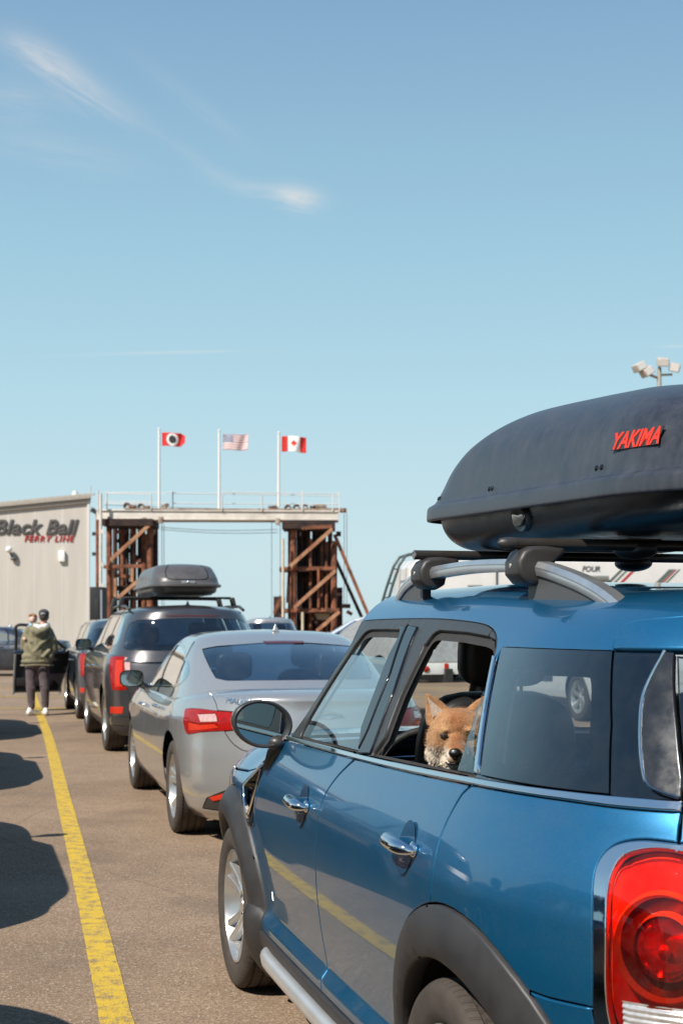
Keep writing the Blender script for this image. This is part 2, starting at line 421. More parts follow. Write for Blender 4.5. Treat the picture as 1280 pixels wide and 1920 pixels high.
# ------------------------------------------------------------------ materials
MATS={}
def nodes_of(name):
    m=bpy.data.materials.new(name); m.use_nodes=True; nt=m.node_tree; b=nt.nodes.get('Principled BSDF'); return m,nt,b
def setp(b,**k):
    for a,v in k.items():
        n={'base':'Base Color','rough':'Roughness','metal':'Metallic','coat':'Coat Weight','coatr':'Coat Roughness','spec':'Specular IOR Level','trans':'Transmission Weight','ior':'IOR','alpha':'Alpha','sheen':'Sheen Weight','sub':'Subsurface Weight','em':'Emission Color','ems':'Emission Strength'}[a]
        b.inputs[n].default_value=(*v,1) if isinstance(v,(tuple,list)) else v
def mat(name,base,rough=.5,metal=0,var=0,scale=8,bump=0,bscale=60,rvar=0,detail=5,coord='Object',**k):
    """principled with a little uneven colour, roughness and surface"""
    if name in MATS: return MATS[name]
    m,nt,b=nodes_of(name); setp(b,base=base,rough=rough,metal=metal,**k); N=nt.nodes.new; L=nt.links.new
    tc=N('ShaderNodeTexCoord')
    if var or rvar:
        nz=N('ShaderNodeTexNoise'); L(tc.outputs[coord],nz.inputs['Vector']); nz.inputs['Scale'].default_value=scale; nz.inputs['Detail'].default_value=detail; nz.inputs['Roughness'].default_value=.6
        if var:
            r=N('ShaderNodeMapRange'); L(nz.outputs[0],r.inputs[0]); r.inputs[1].default_value=.3; r.inputs[2].default_value=.7; r.inputs[3].default_value=1-var; r.inputs[4].default_value=1+var
            mx=N('ShaderNodeMix'); mx.data_type='RGBA'; mx.blend_type='MULTIPLY'; mx.inputs[0].default_value=1; mx.inputs[6].default_value=(*base,1)
            L(r.outputs[0],mx.inputs[7]); L(mx.outputs[2],b.inputs['Base Color'])
        if rvar:
            r=N('ShaderNodeMapRange'); L(nz.outputs[0],r.inputs[0]); r.inputs[1].default_value=.3; r.inputs[2].default_value=.7; r.inputs[3].default_value=max(0,rough-rvar); r.inputs[4].default_value=rough+rvar; L(r.outputs[0],b.inputs['Roughness'])
    if bump:
        n2=N('ShaderNodeTexNoise'); L(tc.outputs[coord],n2.inputs['Vector']); n2.inputs['Scale'].default_value=bscale; n2.inputs['Detail'].default_value=4
        bp=N('ShaderNodeBump'); bp.inputs['Strength'].default_value=bump; bp.inputs['Distance'].default_value=.01; L(n2.outputs[0],bp.inputs['Height']); L(bp.outputs[0],b.inputs['Normal'])
    MATS[name]=m; return m
def paint(name,base,metal=.55,rough=.38,coatr=.025,flake=.25,dust=.0):
    m,nt,b=nodes_of(name); setp(b,base=base,metal=metal,rough=rough,coat=1.0,coatr=coatr,spec=.5); N=nt.nodes.new; L=nt.links.new
    tc=N('ShaderNodeTexCoord'); vo=N('ShaderNodeTexVoronoi'); L(tc.outputs['Object'],vo.inputs['Vector']); vo.inputs['Scale'].default_value=900
    r=N('ShaderNodeMapRange'); L(vo.outputs['Color'],r.inputs[0]); r.inputs[3].default_value=1-flake; r.inputs[4].default_value=1+flake
    mx=N('ShaderNodeMix'); mx.data_type='RGBA'; mx.blend_type='MULTIPLY'; mx.inputs[0].default_value=1; mx.inputs[6].default_value=(*base,1); L(r.outputs[0],mx.inputs[7])
    col=mx.outputs[2]
    if dust:   # a film of road dust, blotchy, with fine specks
        nz=N('ShaderNodeTexNoise'); L(tc.outputs['Object'],nz.inputs['Vector']); nz.inputs['Scale'].default_value=3.5; nz.inputs['Detail'].default_value=8; nz.inputs['Roughness'].default_value=.7
        r2=N('ShaderNodeMapRange'); L(nz.outputs[0],r2.inputs[0]); r2.inputs[1].default_value=.45; r2.inputs[2].default_value=.8; r2.inputs[4].default_value=dust
        m2=N('ShaderNodeMix'); m2.data_type='RGBA'; L(r2.outputs[0],m2.inputs[0]); L(col,m2.inputs[6]); m2.inputs[7].default_value=(.30,.26,.21,1); col=m2.outputs[2]
        r3=N('ShaderNodeMapRange'); L(nz.outputs[0],r3.inputs[0]); r3.inputs[1].default_value=.4; r3.inputs[2].default_value=.8; r3.inputs[3].default_value=coatr; r3.inputs[4].default_value=coatr+.05; L(r3.outputs[0],b.inputs['Coat Roughness'])
    L(col,b.inputs['Base Color']); return m
def glass(name,tint,refl=1.0,rough=.0,ior=1.5,dust=0):
    """single pane: tinted see-through plus mirror-like surface reflection by angle"""
    m=bpy.data.materials.new(name); m.use_nodes=True; nt=m.node_tree; nt.nodes.clear(); N=nt.nodes.new; L=nt.links.new
    tr=N('ShaderNodeBsdfTransparent'); tr.inputs[0].default_value=(*tint,1); gl=N('ShaderNodeBsdfGlossy'); gl.inputs['Roughness'].default_value=rough; gl.inputs[0].default_value=(1,1,1,1)
    fr=N('ShaderNodeFresnel'); fr.inputs[0].default_value=ior
    mu=N('ShaderNodeMath'); mu.operation='MULTIPLY'; L(fr.outputs[0],mu.inputs[0]); mu.inputs[1].default_value=1.75*refl; mu.use_clamp=True
    mx=N('ShaderNodeMixShader'); L(mu.outputs[0],mx.inputs[0]); L(tr.outputs[0],mx.inputs[1]); L(gl.outputs[0],mx.inputs[2]); last=mx.outputs[0]
    if dust:
        tc=N('ShaderNodeTexCoord'); nz=N('ShaderNodeTexNoise'); L(tc.outputs['Object'],nz.inputs['Vector']); nz.inputs['Scale'].default_value=9; nz.inputs['Detail'].default_value=9; nz.inputs['Roughness'].default_value=.75
        r=N('ShaderNodeMapRange'); L(nz.outputs[0],r.inputs[0]); r.inputs[1].default_value=.4; r.inputs[2].default_value=.9; r.inputs[4].default_value=dust
        df=N('ShaderNodeBsdfDiffuse'); df.inputs[0].default_value=(.5,.47,.42,1); m2=N('ShaderNodeMixShader'); L(r.outputs[0],m2.inputs[0]); L(last,m2.inputs[1]); L(df.outputs[0],m2.inputs[2]); last=m2.outputs[0]
    o=N('ShaderNodeOutputMaterial'); L(last,o.inputs[0]); return m
blue=paint('blue_paint',(.009,.135,.285),metal=.62,rough=.36,dust=.10)
black_gloss=mat('black_gloss',(.008,.009,.012),.06,coat=.6,coatr=.02,spec=.25)
black_satin=mat('black_satin',(.035,.033,.032),.38,var=.15,scale=20,rvar=.08)
plastic_clad=mat('cladding_plastic',(.030,.028,.028),.50,var=.18,scale=9,bump=.05,bscale=900,rvar=.08)
rubber=mat('rubber',(.030,.026,.024),.75,var=.25,scale=25,bump=.15,bscale=300)
chrome=mat('chrome',(.78,.78,.79),.06,1.0,rvar=.03,scale=30)
alu_satin=mat('satin_aluminium',(.62,.62,.62),.32,.85,var=.06,scale=20,rvar=.06)
silver_trim=mat('silver_trim',(.60,.59,.57),.35,.6,var=.06)
dark_trim=mat('dark_interior',(.018,.017,.017),.6,var=.2,scale=12)
grey_trim=mat('grey_interior',(.34,.32,.29),.7,var=.06)
leather=mat('seat_leather',(.014,.014,.015),.42,var=.2,bump=.08,bscale=120)
glass_clear=glass('clear_glass',(.86,.91,.90),dust=.035)
glass_dark=glass('privacy_glass',(.70,.76,.77),refl=1.5,dust=.03)
mirror_glass=mat('mirror_glass',(.40,.44,.44),.02,1.0)
black_hole=mat('wheel_well',(.012,.011,.010),.9)
white_lamp=mat('white_lamp',(.72,.68,.64),.12,coat=1.0)
frit_glass=glass('frit_glass',(.012,.012,.014),refl=1.5,dust=.03)
post_black=mat('post_black',(.010,.011,.014),.12,coat=.3,coatr=.05,spec=.3)
# ------------------------------------------------------------------ the setting
def at(px,py,d):
    """a point d metres ahead, from its bearing and height in a 1280 x 1920 frame"""
    return Vector(((px-640)*d/2640,d,1.5+(1172-py)*d/2640))
def gnd(px,py):
    d=3960/(py-1172); return ((px-640)*d/2640,d)
def asphalt():
    m,nt,b=nodes_of('asphalt');setp(b,rough=.92,spec=.25);N=nt.nodes.new;L=nt.links.new
    tc=N('ShaderNodeTexCoord')
    def nz(sc,det=6,ro=.6):
        n=N('ShaderNodeTexNoise');L(tc.outputs['Object'],n.inputs['Vector']);n.inputs['Scale'].default_value=sc;n.inputs['Detail'].default_value=det;n.inputs['Roughness'].default_value=ro;return n.outputs[0]
    def ramp(src,lo,hi,a,c):
        r=N('ShaderNodeMapRange');L(src,r.inputs[0]);r.inputs[1].default_value=lo;r.inputs[2].default_value=hi;r.inputs[3].default_value=a;r.inputs[4].default_value=c;return r.outputs[0]
    def mul(c,f):
        x=N('ShaderNodeMix');x.data_type='RGBA';x.blend_type='MULTIPLY';x.inputs[0].default_value=1
        L(c,x.inputs[6]) if not isinstance(c,tuple) else setattr(x.inputs[6],'default_value',(*c,1));L(f,x.inputs[7]);return x.outputs[2]
    c=mul((.262,.182,.120),ramp(nz(.35,5),.3,.7,.80,1.18))
    c=mul(c,ramp(nz(2.2,6),.3,.7,.90,1.10))
    vo=N('ShaderNodeTexVoronoi');L(tc.outputs['Object'],vo.inputs['Vector']);vo.inputs['Scale'].default_value=130
    sp=N('ShaderNodeSeparateColor');L(vo.outputs['Color'],sp.inputs[0])
    c=mul(c,ramp(sp.outputs[0],0,1,.68,1.32))
    pale=N('ShaderNodeMix');pale.data_type='RGBA';L(ramp(sp.outputs[1],.93,.97,0,.55),pale.inputs[0]);L(c,pale.inputs[6]);pale.inputs[7].default_value=(.55,.47,.38,1)
    # oil drips and darker worn patches
    st=N('ShaderNodeMix');st.data_type='RGBA';L(ramp(nz(.9,3,.5),.56,.72,0,.5),st.inputs[0]);L(pale.outputs[2],st.inputs[6]);st.inputs[7].default_value=(.12,.085,.06,1)
    # thin sealed cracks
    v2=N('ShaderNodeTexVoronoi');v2.feature='DISTANCE_TO_EDGE';v2.inputs['Scale'].default_value=.16
    dn=N('ShaderNodeTexNoise');L(tc.outputs['Object'],dn.inputs['Vector']);dn.inputs['Scale'].default_value=1.2;dn.inputs['Detail'].default_value=6
    mp=N('ShaderNodeMix');mp.data_type='VECTOR';mp.inputs[0].default_value=.16;L(tc.outputs['Object'],mp.inputs[4]);L(dn.outputs['Color'],mp.inputs[5]);L(mp.outputs[1],v2.inputs['Vector'])
    ck=N('ShaderNodeMix');ck.data_type='RGBA';L(ramp(v2.outputs['Distance'],.0,.0018,.30,0),ck.inputs[0]);L(st.outputs[2],ck.inputs[6]);ck.inputs[7].default_value=(.07,.05,.037,1)
    L(ck.outputs[2],b.inputs['Base Color'])
    bp=N('ShaderNodeBump');bp.inputs['Strength'].default_value=.55;bp.inputs['Distance'].default_value=.004
    hs=N('ShaderNodeMath');hs.operation='ADD';L(vo.outputs['Distance'],hs.inputs[0]);L(nz(260,2),hs.inputs[1]);L(hs.outputs[0],bp.inputs['Height']);L(bp.outputs[0],b.inputs['Normal'])
    return m
asphalt_m=asphalt()
def sheet(name,pts,z,m,kind='structure'):
    e=MB();e.add([(x,y,z) for x,y in pts],[tuple(range(len(pts)))]);return tag(e.build(name,m,None,smooth=0),kind=kind)
sheet('ground',[(-160,-110),(160,-110),(160,104),(-160,104)],0,asphalt_m)
def water_m():
    m,nt,b=nodes_of('sea_water');setp(b,base=(.02,.05,.07),rough=.08,spec=.5);N=nt.nodes.new;L=nt.links.new
    tc=N('ShaderNodeTexCoord');n=N('ShaderNodeTexNoise');L(tc.outputs['Object'],n.inputs['Vector']);n.inputs['Scale'].default_value=.25;n.inputs['Detail'].default_value=6
    bp=N('ShaderNodeBump');bp.inputs['Strength'].default_value=.6;bp.inputs['Distance'].default_value=.6;L(n.outputs[0],bp.inputs['Height']);L(bp.outputs[0],b.inputs['Normal']);return m
sheet('sea',[(-9000,98),(9000,98),(9000,9000),(-9000,9000)],-2.6,water_m())
e=MB();e.box((0,104.3,-1.9),(320,.6,3.6));tag(e.build('quay_edge',mat('quay_concrete',(.30,.28,.25),.85,var=.2,scale=2),None,bevel=.05),kind='structure')
sheet('land',[(-9000,-9000),(9000,-9000),(9000,97),(-9000,97)],-.6,mat('dry_land',(.16,.15,.10),.95,var=.3,scale=.02))
# wooded hills behind the viewer
e=MB()
def hillf(i,j):
    x=-900+1800*i;y=-210-260*j;h=(34+16*math.sin(x*.011)+9*math.sin(x*.031+2)+4*math.sin(x*.083))*math.sin(min(1,j*1.4)*math.pi*.5)
    return (x,y,-1+h+random.uniform(-2.2,2.2)*min(1,j*4))
e.grid(hillf,120,14);tag(e.build('hills',mat('wooded_hill',(.045,.060,.038),.95,var=.5,scale=.05,detail=8),None,smooth=0),kind='structure')
# --- painted lines
def line_paint():
    m,nt,b=nodes_of('yellow_line');setp(b,base=(.62,.40,.03),rough=.75);N=nt.nodes.new;L=nt.links.new
    tc=N('ShaderNodeTexCoord')
    n=N('ShaderNodeTexNoise');L(tc.outputs['Object'],n.inputs['Vector']);n.inputs['Scale'].default_value=13;n.inputs['Detail'].default_value=9;n.inputs['Roughness'].default_value=.72
    v=N('ShaderNodeTexVoronoi');L(tc.outputs['Object'],v.inputs['Vector']);v.inputs['Scale'].default_value=150
    ad=N('ShaderNodeMath');ad.operation='MULTIPLY_ADD';L(v.outputs['Distance'],ad.inputs[0]);ad.inputs[1].default_value=.28;L(n.outputs[0],ad.inputs[2])
    r=N('ShaderNodeMapRange');L(ad.outputs[0],r.inputs[0]);r.inputs[1].default_value=.62;r.inputs[2].default_value=.76
    mx=N('ShaderNodeMix');mx.data_type='RGBA';L(r.outputs[0],mx.inputs[0]);mx.inputs[6].default_value=(.60,.39,.028,1);mx.inputs[7].default_value=(.26,.18,.085,1);L(mx.outputs[2],b.inputs['Base Color'])
    bp=N('ShaderNodeBump');bp.inputs['Strength'].default_value=.4;bp.inputs['Distance'].default_value=.004;L(v.outputs['Distance'],bp.inputs['Height']);L(bp.outputs[0],b.inputs['Normal']);return m
line_m=line_paint()
def ribbon(name,path,w,z=.004,jit=.0018):
    P=curve(path,step=.12);e=MB();vs=[];n=len(P)
    for i in range(n):
        a=Vector(P[max(i-1,0)]);b=Vector(P[min(i+1,n-1)]);t=(b-a).normalized();nn=Vector((-t.y,t.x));c=Vector(P[i])
        for s in (-1,-.33,.33,1):
            q=c+nn*s*(w/2+random.uniform(-jit,jit)); vs.append((q.x,q.y,z))
    e.add(vs,[(i*4+j,i*4+j+1,i*4+j+5,i*4+j+4) for i in range(n-1) for j in range(3)][::1]);o=e.build(name,line_m,None,smooth=0);return tag(o,kind='structure')
lane_pts=[gnd(*q) for q in ((262,2100),(220,1920),(188,1780),(150,1620),(120,1500),(92,1385),(72,1330),(60,1292),(50,1262))]
ribbon('lane_line',lane_pts,.125)
u_=Vector((-.259,.966));r_=Vector((.966,.259))
def LA(L_,A_): p=r_*L_+u_*A_; return (p.x,p.y)
ribbon('lane_line',[LA(3.95,-3),LA(3.95,12),LA(3.95,40)],.125); ribbon('lane_line',[LA(7.1,-3),LA(7.1,40)],.125)
for d in (25.3,29.4,33.5): ribbon('stop_line',[(-20,d),(-3.2 if d<26 else 6,d)],.14)
# --- terminal building
clad=None
def cladding():
    m,nt,b=nodes_of('wall_cladding');setp(b,base=(.53,.52,.505),rough=.62);N=nt.nodes.new;L=nt.links.new
    tc=N('ShaderNodeTexCoord');sx=N('ShaderNodeSeparateXYZ');L(tc.outputs['Object'],sx.inputs[0])
    cv=N('ShaderNodeCombineXYZ');L(sx.outputs[0],cv.inputs[0]);mz=N('ShaderNodeMath');mz.operation='MULTIPLY';L(sx.outputs[2],mz.inputs[0]);mz.inputs[1].default_value=.12;L(mz.outputs[0],cv.inputs[2])
    n=N('ShaderNodeTexNoise');L(cv.outputs[0],n.inputs['Vector']);n.inputs['Scale'].default_value=2.5;n.inputs['Detail'].default_value=6
    r=N('ShaderNodeMapRange');L(n.outputs[0],r.inputs[0]);r.inputs[1].default_value=.3;r.inputs[2].default_value=.7;r.inputs[3].default_value=.93;r.inputs[4].default_value=1.06
    mx=N('ShaderNodeMix');mx.data_type='RGBA';mx.blend_type='MULTIPLY';mx.inputs[0].default_value=1;mx.inputs[6].default_value=(.50,.46,.41,1);L(r.outputs[0],mx.inputs[7]);L(mx.outputs[2],b.inputs['Base Color']);return m
clad=cladding(); trim_m=mat('wall_trim',(.40,.36,.31),.6,var=.1)
D=60.0
bl=thing('terminal_building','pale grey ribbed-metal ferry terminal with a sloping roof and mounted lettering','building',(0,0,0))
xr=at(168,0,D).x; zr=at(0,931,D).z
slope=(945-928)/168.
zl=lambda x:zr-(xr-x)*slope*.95
x0=xr-34
e=MB()
sk=lambda dd:-.20*dd   # the far walls lean away so that the flank runs along the quay edge
def slab(a,b,d0,d1):
    e=MB();P=[(x,y,z) for y,k in ((d0,0),(d1,sk(d1-d0))) for x,z in ((a+k,0),(b+k,0),(b+k,zl(b)-.08),(a+k,zl(a)-.08))];e.add(P,[(0,1,2,3),(7,6,5,4),(0,4,5,1),(1,5,6,2),(2,6,7,3),(3,7,4,0)]);return e
slab(x0,xr,D,D+14).build('wall',clad,bl,smooth=0)
e=MB()
for jx in (at(16,0,D).x,at(66,0,D).x,at(118,0,D).x): e.box((jx,D,zl(jx)/2),(.035,.012,zl(jx)-.2))
e.box((xr-.03,D-.02,zr/2),(.10,.10,zr-.12)); e.build('panel_joint',mat('joint_trim',(.58,.555,.52),.5),bl,bevel=.006)
e=MB();P=[(x+k,y,z) for y,k in ((D-.22,0),(D+14.2,sk(14.4))) for x,z in ((x0,zl(x0)-.10),(xr+.12,zl(xr+.12)-.10),(xr+.12,zl(xr+.12)+.12),(x0,zl(x0)+.12))];e.add(P,[(0,1,2,3),(7,6,5,4),(0,4,5,1),(1,5,6,2),(2,6,7,3),(3,7,4,0)])
e.prism([(x0,zl(x0)-.26),(xr+.04,zl(xr)-.26),(xr+.04,zl(xr)-.115),(x0,zl(x0)-.115)],D-.12,D+.1,'y');e.build('roof',trim_m,bl,bevel=.01)
e=MB();e.lathe([(.001,.16),(.10,.14),(.14,0),(.14,-.1)],'z',c=(at(137,0,D).x,D+.5,zl(at(137,0,D).x)+.2),n=12);e.build('roof_vent',mat('vent_white',(.7,.7,.7),.5),bl)
e=MB();q=at(166,0,D);e.tube([(q.x,D+.5,zl(q.x)),(q.x,D+.5,zl(q.x)+.52)],.03,6);e.box((q.x-.08,D+.5,zl(q.x)+.15),(.5,.2,.06));e.build('roof_aerial',mat('pole_grey',(.5,.5,.5),.5),bl)
def sign(body,px,py,hpx,m,name,lab,shear,sx,off,space=1.0,d=D-.035,right=None):
    S=hpx*d/2640
    o=text_mesh(body,S/.70,.006,m,name,None,shear=shear,offset=0,sx=1,space=space,bevel=off)
    xsv=[v.co.x for v in o.data.vertices];w=max(xsv)-min(xsv)
    p=at(px,py,d);target=(right-px)*d/2640
    for v in o.data.vertices: v.co.x=(v.co.x-min(xsv))*target/w
    o.location=(p.x,d,p.z);o.rotation_euler=(R(90),0,0);return tag(o,lab,'sign')
sign_dark=mat('sign_grey',(.075,.066,.062),.55,var=.1); sign_red=mat('sign_red',(.42,.012,.015),.5)
sign('Black Ball',-9,1001,26.5,sign_dark,'building_sign','big dark grey slanted lettering Black Ball on the terminal wall',.28,1,.030,1.06,right=148)
sign('FERRY LINE',46,1015,10.5,sign_red,'building_sign','small red slanted lettering FERRY LINE under the grey words',.28,1,.007,1.24,right=140)
o=thing('wall_light','small box light fitted on the terminal wall below the red lettering','light',(at(117,1043,D).x,D,at(117,1043,D).z))
e=MB();e.box((0,-.08,0),(.26,.16,.46));e.build('housing',mat('light_white',(.8,.8,.78),.4),o,bevel=.02)
o=thing('floodlight','round white lamp head and dark bracket on the terminal wall at the left edge','light',(at(20,1031,D).x,D,at(20,1031,D).z))
e=MB();e.ball((0,-.25,0),(.14,.16,.14));e.build('lamp_head',mat('light_white',(.8,.8,.78),.4),o)
e=MB();e.tube([(0,-.2,-.05),(.08,-.12,-.25),(.12,0,-.38)],.045,8);e.ball((.16,-.12,-.38),(.13,.10,.09));e.tube([(.12,-.05,-.38),(.32,-.1,-.36)],.05,8);e.build('bracket',mat('bracket_dark',(.10,.10,.10),.5),o)
# --- rusty gantry
def rust_m(name,c1,c2,sc=1.6):
    m,nt,b=nodes_of(name);setp(b,rough=.85);N=nt.nodes.new;L=nt.links.new;tc=N('ShaderNodeTexCoord')
    n=N('ShaderNodeTexNoise');L(tc.outputs['Object'],n.inputs['Vector']);n.inputs['Scale'].default_value=sc;n.inputs['Detail'].default_value=8;n.inputs['Roughness'].default_value=.68
    r=N('ShaderNodeValToRGB');L(n.outputs[0],r.inputs[0]);el=r.color_ramp.elements;el[0].position=.36;el[0].color=(*c1,1);el[1].position=.62;el[1].color=(*c2,1);L(r.outputs[0],b.inputs['Base Color']);return m
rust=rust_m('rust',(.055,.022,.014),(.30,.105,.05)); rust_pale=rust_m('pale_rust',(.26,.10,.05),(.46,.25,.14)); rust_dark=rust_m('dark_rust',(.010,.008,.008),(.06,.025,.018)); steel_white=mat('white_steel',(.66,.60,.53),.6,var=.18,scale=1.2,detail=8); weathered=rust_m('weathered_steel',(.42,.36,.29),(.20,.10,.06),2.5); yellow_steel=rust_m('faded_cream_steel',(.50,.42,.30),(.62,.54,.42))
G_=90.0
def tower(label,spec,loc_px):
    base=at(loc_px,1172,G_);o=thing('gantry_tower',label,'tower',(base.x,G_,0));O=Vector((base.x,G_,0))
    def put(name,m,items):
        for it in items:
            e=MB();kind=it[0]
            if kind=='pile': _,px,y0,y1,w,dz=it;a=at(px,y0,G_)-O;b=at(px,y1,G_)-O;r=w*G_/2640/2;e.tube([(a.x,dz,max(b.z,-.3)),(a.x,dz,a.z)],r,12)
            elif kind=='bar': _,p0,p1,w,dz=it;a=at(*p0,G_)-O;b=at(*p1,G_)-O;e.bar((a.x,dz,a.z),(b.x,dz+it[5] if len(it)>5 else dz,b.z),w*G_/2640,.22)
            elif kind=='box': _,x0_,y0,x1_,y1,dz,th=it;a=at(x0_,y0,G_)-O;b=at(x1_,y1,G_)-O;e.box(((a.x+b.x)/2,dz,(a.z+b.z)/2),(abs(b.x-a.x),th,abs(b.z-a.z)))
            e.build(name,m,o,smooth=40)
    for name,m,items in spec: put(name,m,items)
    return o
tower('left rusty steel tower of the ferry gantry, next to the terminal',[
 ('pile',rust,[('pile',207,985,1300,11,-.4),('pile',283,985,1300,12,-.4),('pile',268,1000,1300,10,.6),('pile',226,990,1300,8,.9),('pile',249,985,1300,7,.6)]),
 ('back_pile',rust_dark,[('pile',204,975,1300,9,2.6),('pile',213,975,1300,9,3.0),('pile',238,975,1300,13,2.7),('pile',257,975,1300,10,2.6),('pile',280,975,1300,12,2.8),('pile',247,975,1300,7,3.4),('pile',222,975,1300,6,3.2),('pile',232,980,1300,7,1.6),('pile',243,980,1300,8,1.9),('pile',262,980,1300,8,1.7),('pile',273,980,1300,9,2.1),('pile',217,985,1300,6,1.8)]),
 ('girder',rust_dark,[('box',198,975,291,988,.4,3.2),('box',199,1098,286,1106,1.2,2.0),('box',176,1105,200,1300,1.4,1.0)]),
 ('cross_bar',rust,[('bar',(220,984),(284,981),9,-1.0),('bar',(199,1064),(272,1062),7,-.9),('bar',(222,998),(240,998),10,-.5),('bar',(252,1052),(266,1052),9,-.4),('bar',(216,1078),(250,1082),8,.2)]),
 ('brace',rust_pale,[('bar',(212,1052),(284,987),7,-1.05),('bar',(225,1123),(263,1090),6,-1.0),('bar',(221,1120),(221,1085),5,-1.0),('bar',(252,1065),(252,1092),5,-.9),('bar',(216,1055),(216,1125),4,-.8)]),
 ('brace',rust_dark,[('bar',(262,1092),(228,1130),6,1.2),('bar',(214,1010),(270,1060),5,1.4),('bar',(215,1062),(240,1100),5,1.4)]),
],243)
tower('right rusty steel tower of the ferry gantry with two leaning props',[
 ('pile',rust,[('pile',550,992,1300,12,-.4),('pile',626,1015,1300,12,-.3),('pile',582,1010,1300,6,.3),('pile',612,1015,1300,6,.4),('pile',603,1010,1300,5,.8)]),
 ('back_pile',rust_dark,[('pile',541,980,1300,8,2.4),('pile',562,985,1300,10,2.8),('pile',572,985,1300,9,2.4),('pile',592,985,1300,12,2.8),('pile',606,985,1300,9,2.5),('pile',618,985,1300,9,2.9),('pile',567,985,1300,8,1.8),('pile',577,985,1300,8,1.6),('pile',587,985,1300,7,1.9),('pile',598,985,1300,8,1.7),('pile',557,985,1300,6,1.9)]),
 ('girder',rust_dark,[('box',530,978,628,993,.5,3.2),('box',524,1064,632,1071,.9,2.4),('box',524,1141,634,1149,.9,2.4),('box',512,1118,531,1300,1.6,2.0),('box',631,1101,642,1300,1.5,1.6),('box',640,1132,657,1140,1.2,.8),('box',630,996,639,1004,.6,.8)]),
 ('cross_bar',rust,[('bar',(566,992),(622,989),6,-1.0),('bar',(526,1067),(630,1066),5,-.7),('bar',(528,1145),(636,1144),5,-.7),('bar',(650,1146),(660,1152),8,.8)]),
 ('brace',rust_pale,[('bar',(545,1063),(623,994),7,-1.1),('bar',(552,1140),(629,1071),6,-1.1),('bar',(594,1183),(636,1147),7,-1.0)]),
 ('brace',rust,[('bar',(627,1003),(693,1160),8,-.3),('bar',(597,1065),(597,1140),4,-.8),('bar',(515,1150),(527,1118),8,-.4)]),
 ('brace',rust_dark,[('bar',(628,1045),(682,1165),8,1.6),('bar',(560,1090),(620,1062),6,1.3),('bar',(545,1000),(538,1130),5,.6),('bar',(585,1150),(600,1180),6,.2)]),
 ('post',yellow_steel,[('pile',532,1012,1158,5,-1.2),('pile',568,1148,1300,5,-.9)]),
 ('plate',yellow_steel,[('box',583,1150,618,1162,.4,.3)]),
],585)
bm_=thing('gantry_beam','long white steel crossbeam with railings spanning the two rusty towers','beam',(0,G_,0))
def B_(px,py,dy=0): q=at(px,py,G_); return Vector((q.x,dy,q.z))
e=MB();a=B_(186,966);b=B_(634,968)
e.bar(B_(186,966,-.9),B_(634,968,-.9),.12,17*G_/2640);e.bar(B_(186,966,1.1),B_(634,968,1.1),.12,17*G_/2640)
e.bar(B_(186,958.5,.1),B_(634,961,.1),2.3,.10);e.bar(B_(186,975,.1),B_(634,976,.1),2.2,.10);e.build('girder',steel_white,bm_,bevel=.01)
e=MB();e.bar(B_(240,957,.0),B_(636,958,.0),2.1,.10);e.bar(B_(625,958,-.4),B_(650,958,-.4),.6,.25);e.build('walkway',weathered,bm_)
e=MB()
for px,y0,y1 in ((190,922,966),(206,927,958),(288,930,958),(321,920,958),(419,930,960),(493,930,960),(568,922,960),(624,930,960),(636,926,968)): e.tube([B_(px,y1,-1.1 if px!=321 else .9),B_(px,y0,-1.1 if px!=321 else .9)],.045,6)
for (p,q,dy) in (((190,921),(300,921),1.0),((206,928),(288,930),-1.1),((300,924),(321,918),1.0),((321,922),(636,927),1.0),((190,941),(310,941),1.0),((321,941),(636,943),1.0),((419,926),(636,929),-1.1),((206,943),(288,944),-1.1)): e.tube([B_(*p,dy),B_(*q,dy)],.03,6)
e.build('railing',mat('rail_white',(.62,.60,.57),.5,var=.1),bm_,smooth=60)
e=MB()
for px,py,w in ((240,950,14),(252,951,9),(266,951,13),(278,952,8),(309,951,9),(314,947,6),(508,953,9),(516,951,7),(540,954,14),(556,953,14),(572,952,12),(586,953,10),(600,956,24)):
    q=B_(px,py);r=w*G_/2640/2
    if w in (13,14,12): e.lathe([(r*.9,-.3),(r*1.0,-.25),(r*.45,-.2),(r*.45,.2),(r*1.0,.25),(r*.9,.3)],'y',c=(q.x,-.2,q.z),n=12)
    else: e.box((q.x,-.2,q.z),(r*2,.6,r*1.4))
e.build('winch',weathered,bm_,smooth=40)
e=MB()
for px,py in ((305,977),(522,980),(211,977),(275,979)): q=B_(px,py);e.box((q.x,-.9,q.z),(.30,.35,.42))
e.build('pulley_block',weathered,bm_,bevel=.03)
e=MB()
for px,y0,y1 in ((303,982,1160),(307,982,1160),(509,978,1160),(525,984,1160),(645,962,1140),(650,962,1140)): e.tube([B_(px,y0,.2),B_(px,y1,.2)],.018,5)
for (p,q) in (((300,988),(520,992)),((300,992),(520,998)),((195,946),(636,952))):
    P=[B_(p[0]+(q[0]-p[0])*t,p[1]+(q[1]-p[1])*t+4*math.sin(math.pi*t),.3) for t in np.linspace(0,1,9)];e.tube(P,.018,5)
e.build('cable',mat('cable_dark',(.10,.10,.10),.6),bm_,smooth=60)
o=thing('steel_post','tall white steel post at the left end of the gantry','post',(at(197,0,G_).x,G_-1.6,0));e=MB();e.tube([(0,0,0),(0,0,at(0,930,G_).z)],.10,8)
for y in (1000,1060,1100): e.box((.12,0,at(0,y,G_).z),(.2,.15,.25))
e.build('post',steel_white,o,smooth=60)
o=thing('rusty_post','brown rusted post with a camera box on top between terminal and gantry','post',(at(182,0,G_).x,G_+.5,0));e=MB();e.tube([(0,0,0),(0,0,at(0,962,G_).z)],.16,10);e.build('post',rust,o,smooth=60)
e=MB();e.box((-.25,0,at(0,957,G_).z),(.42,.4,.30),(0,.5,0))
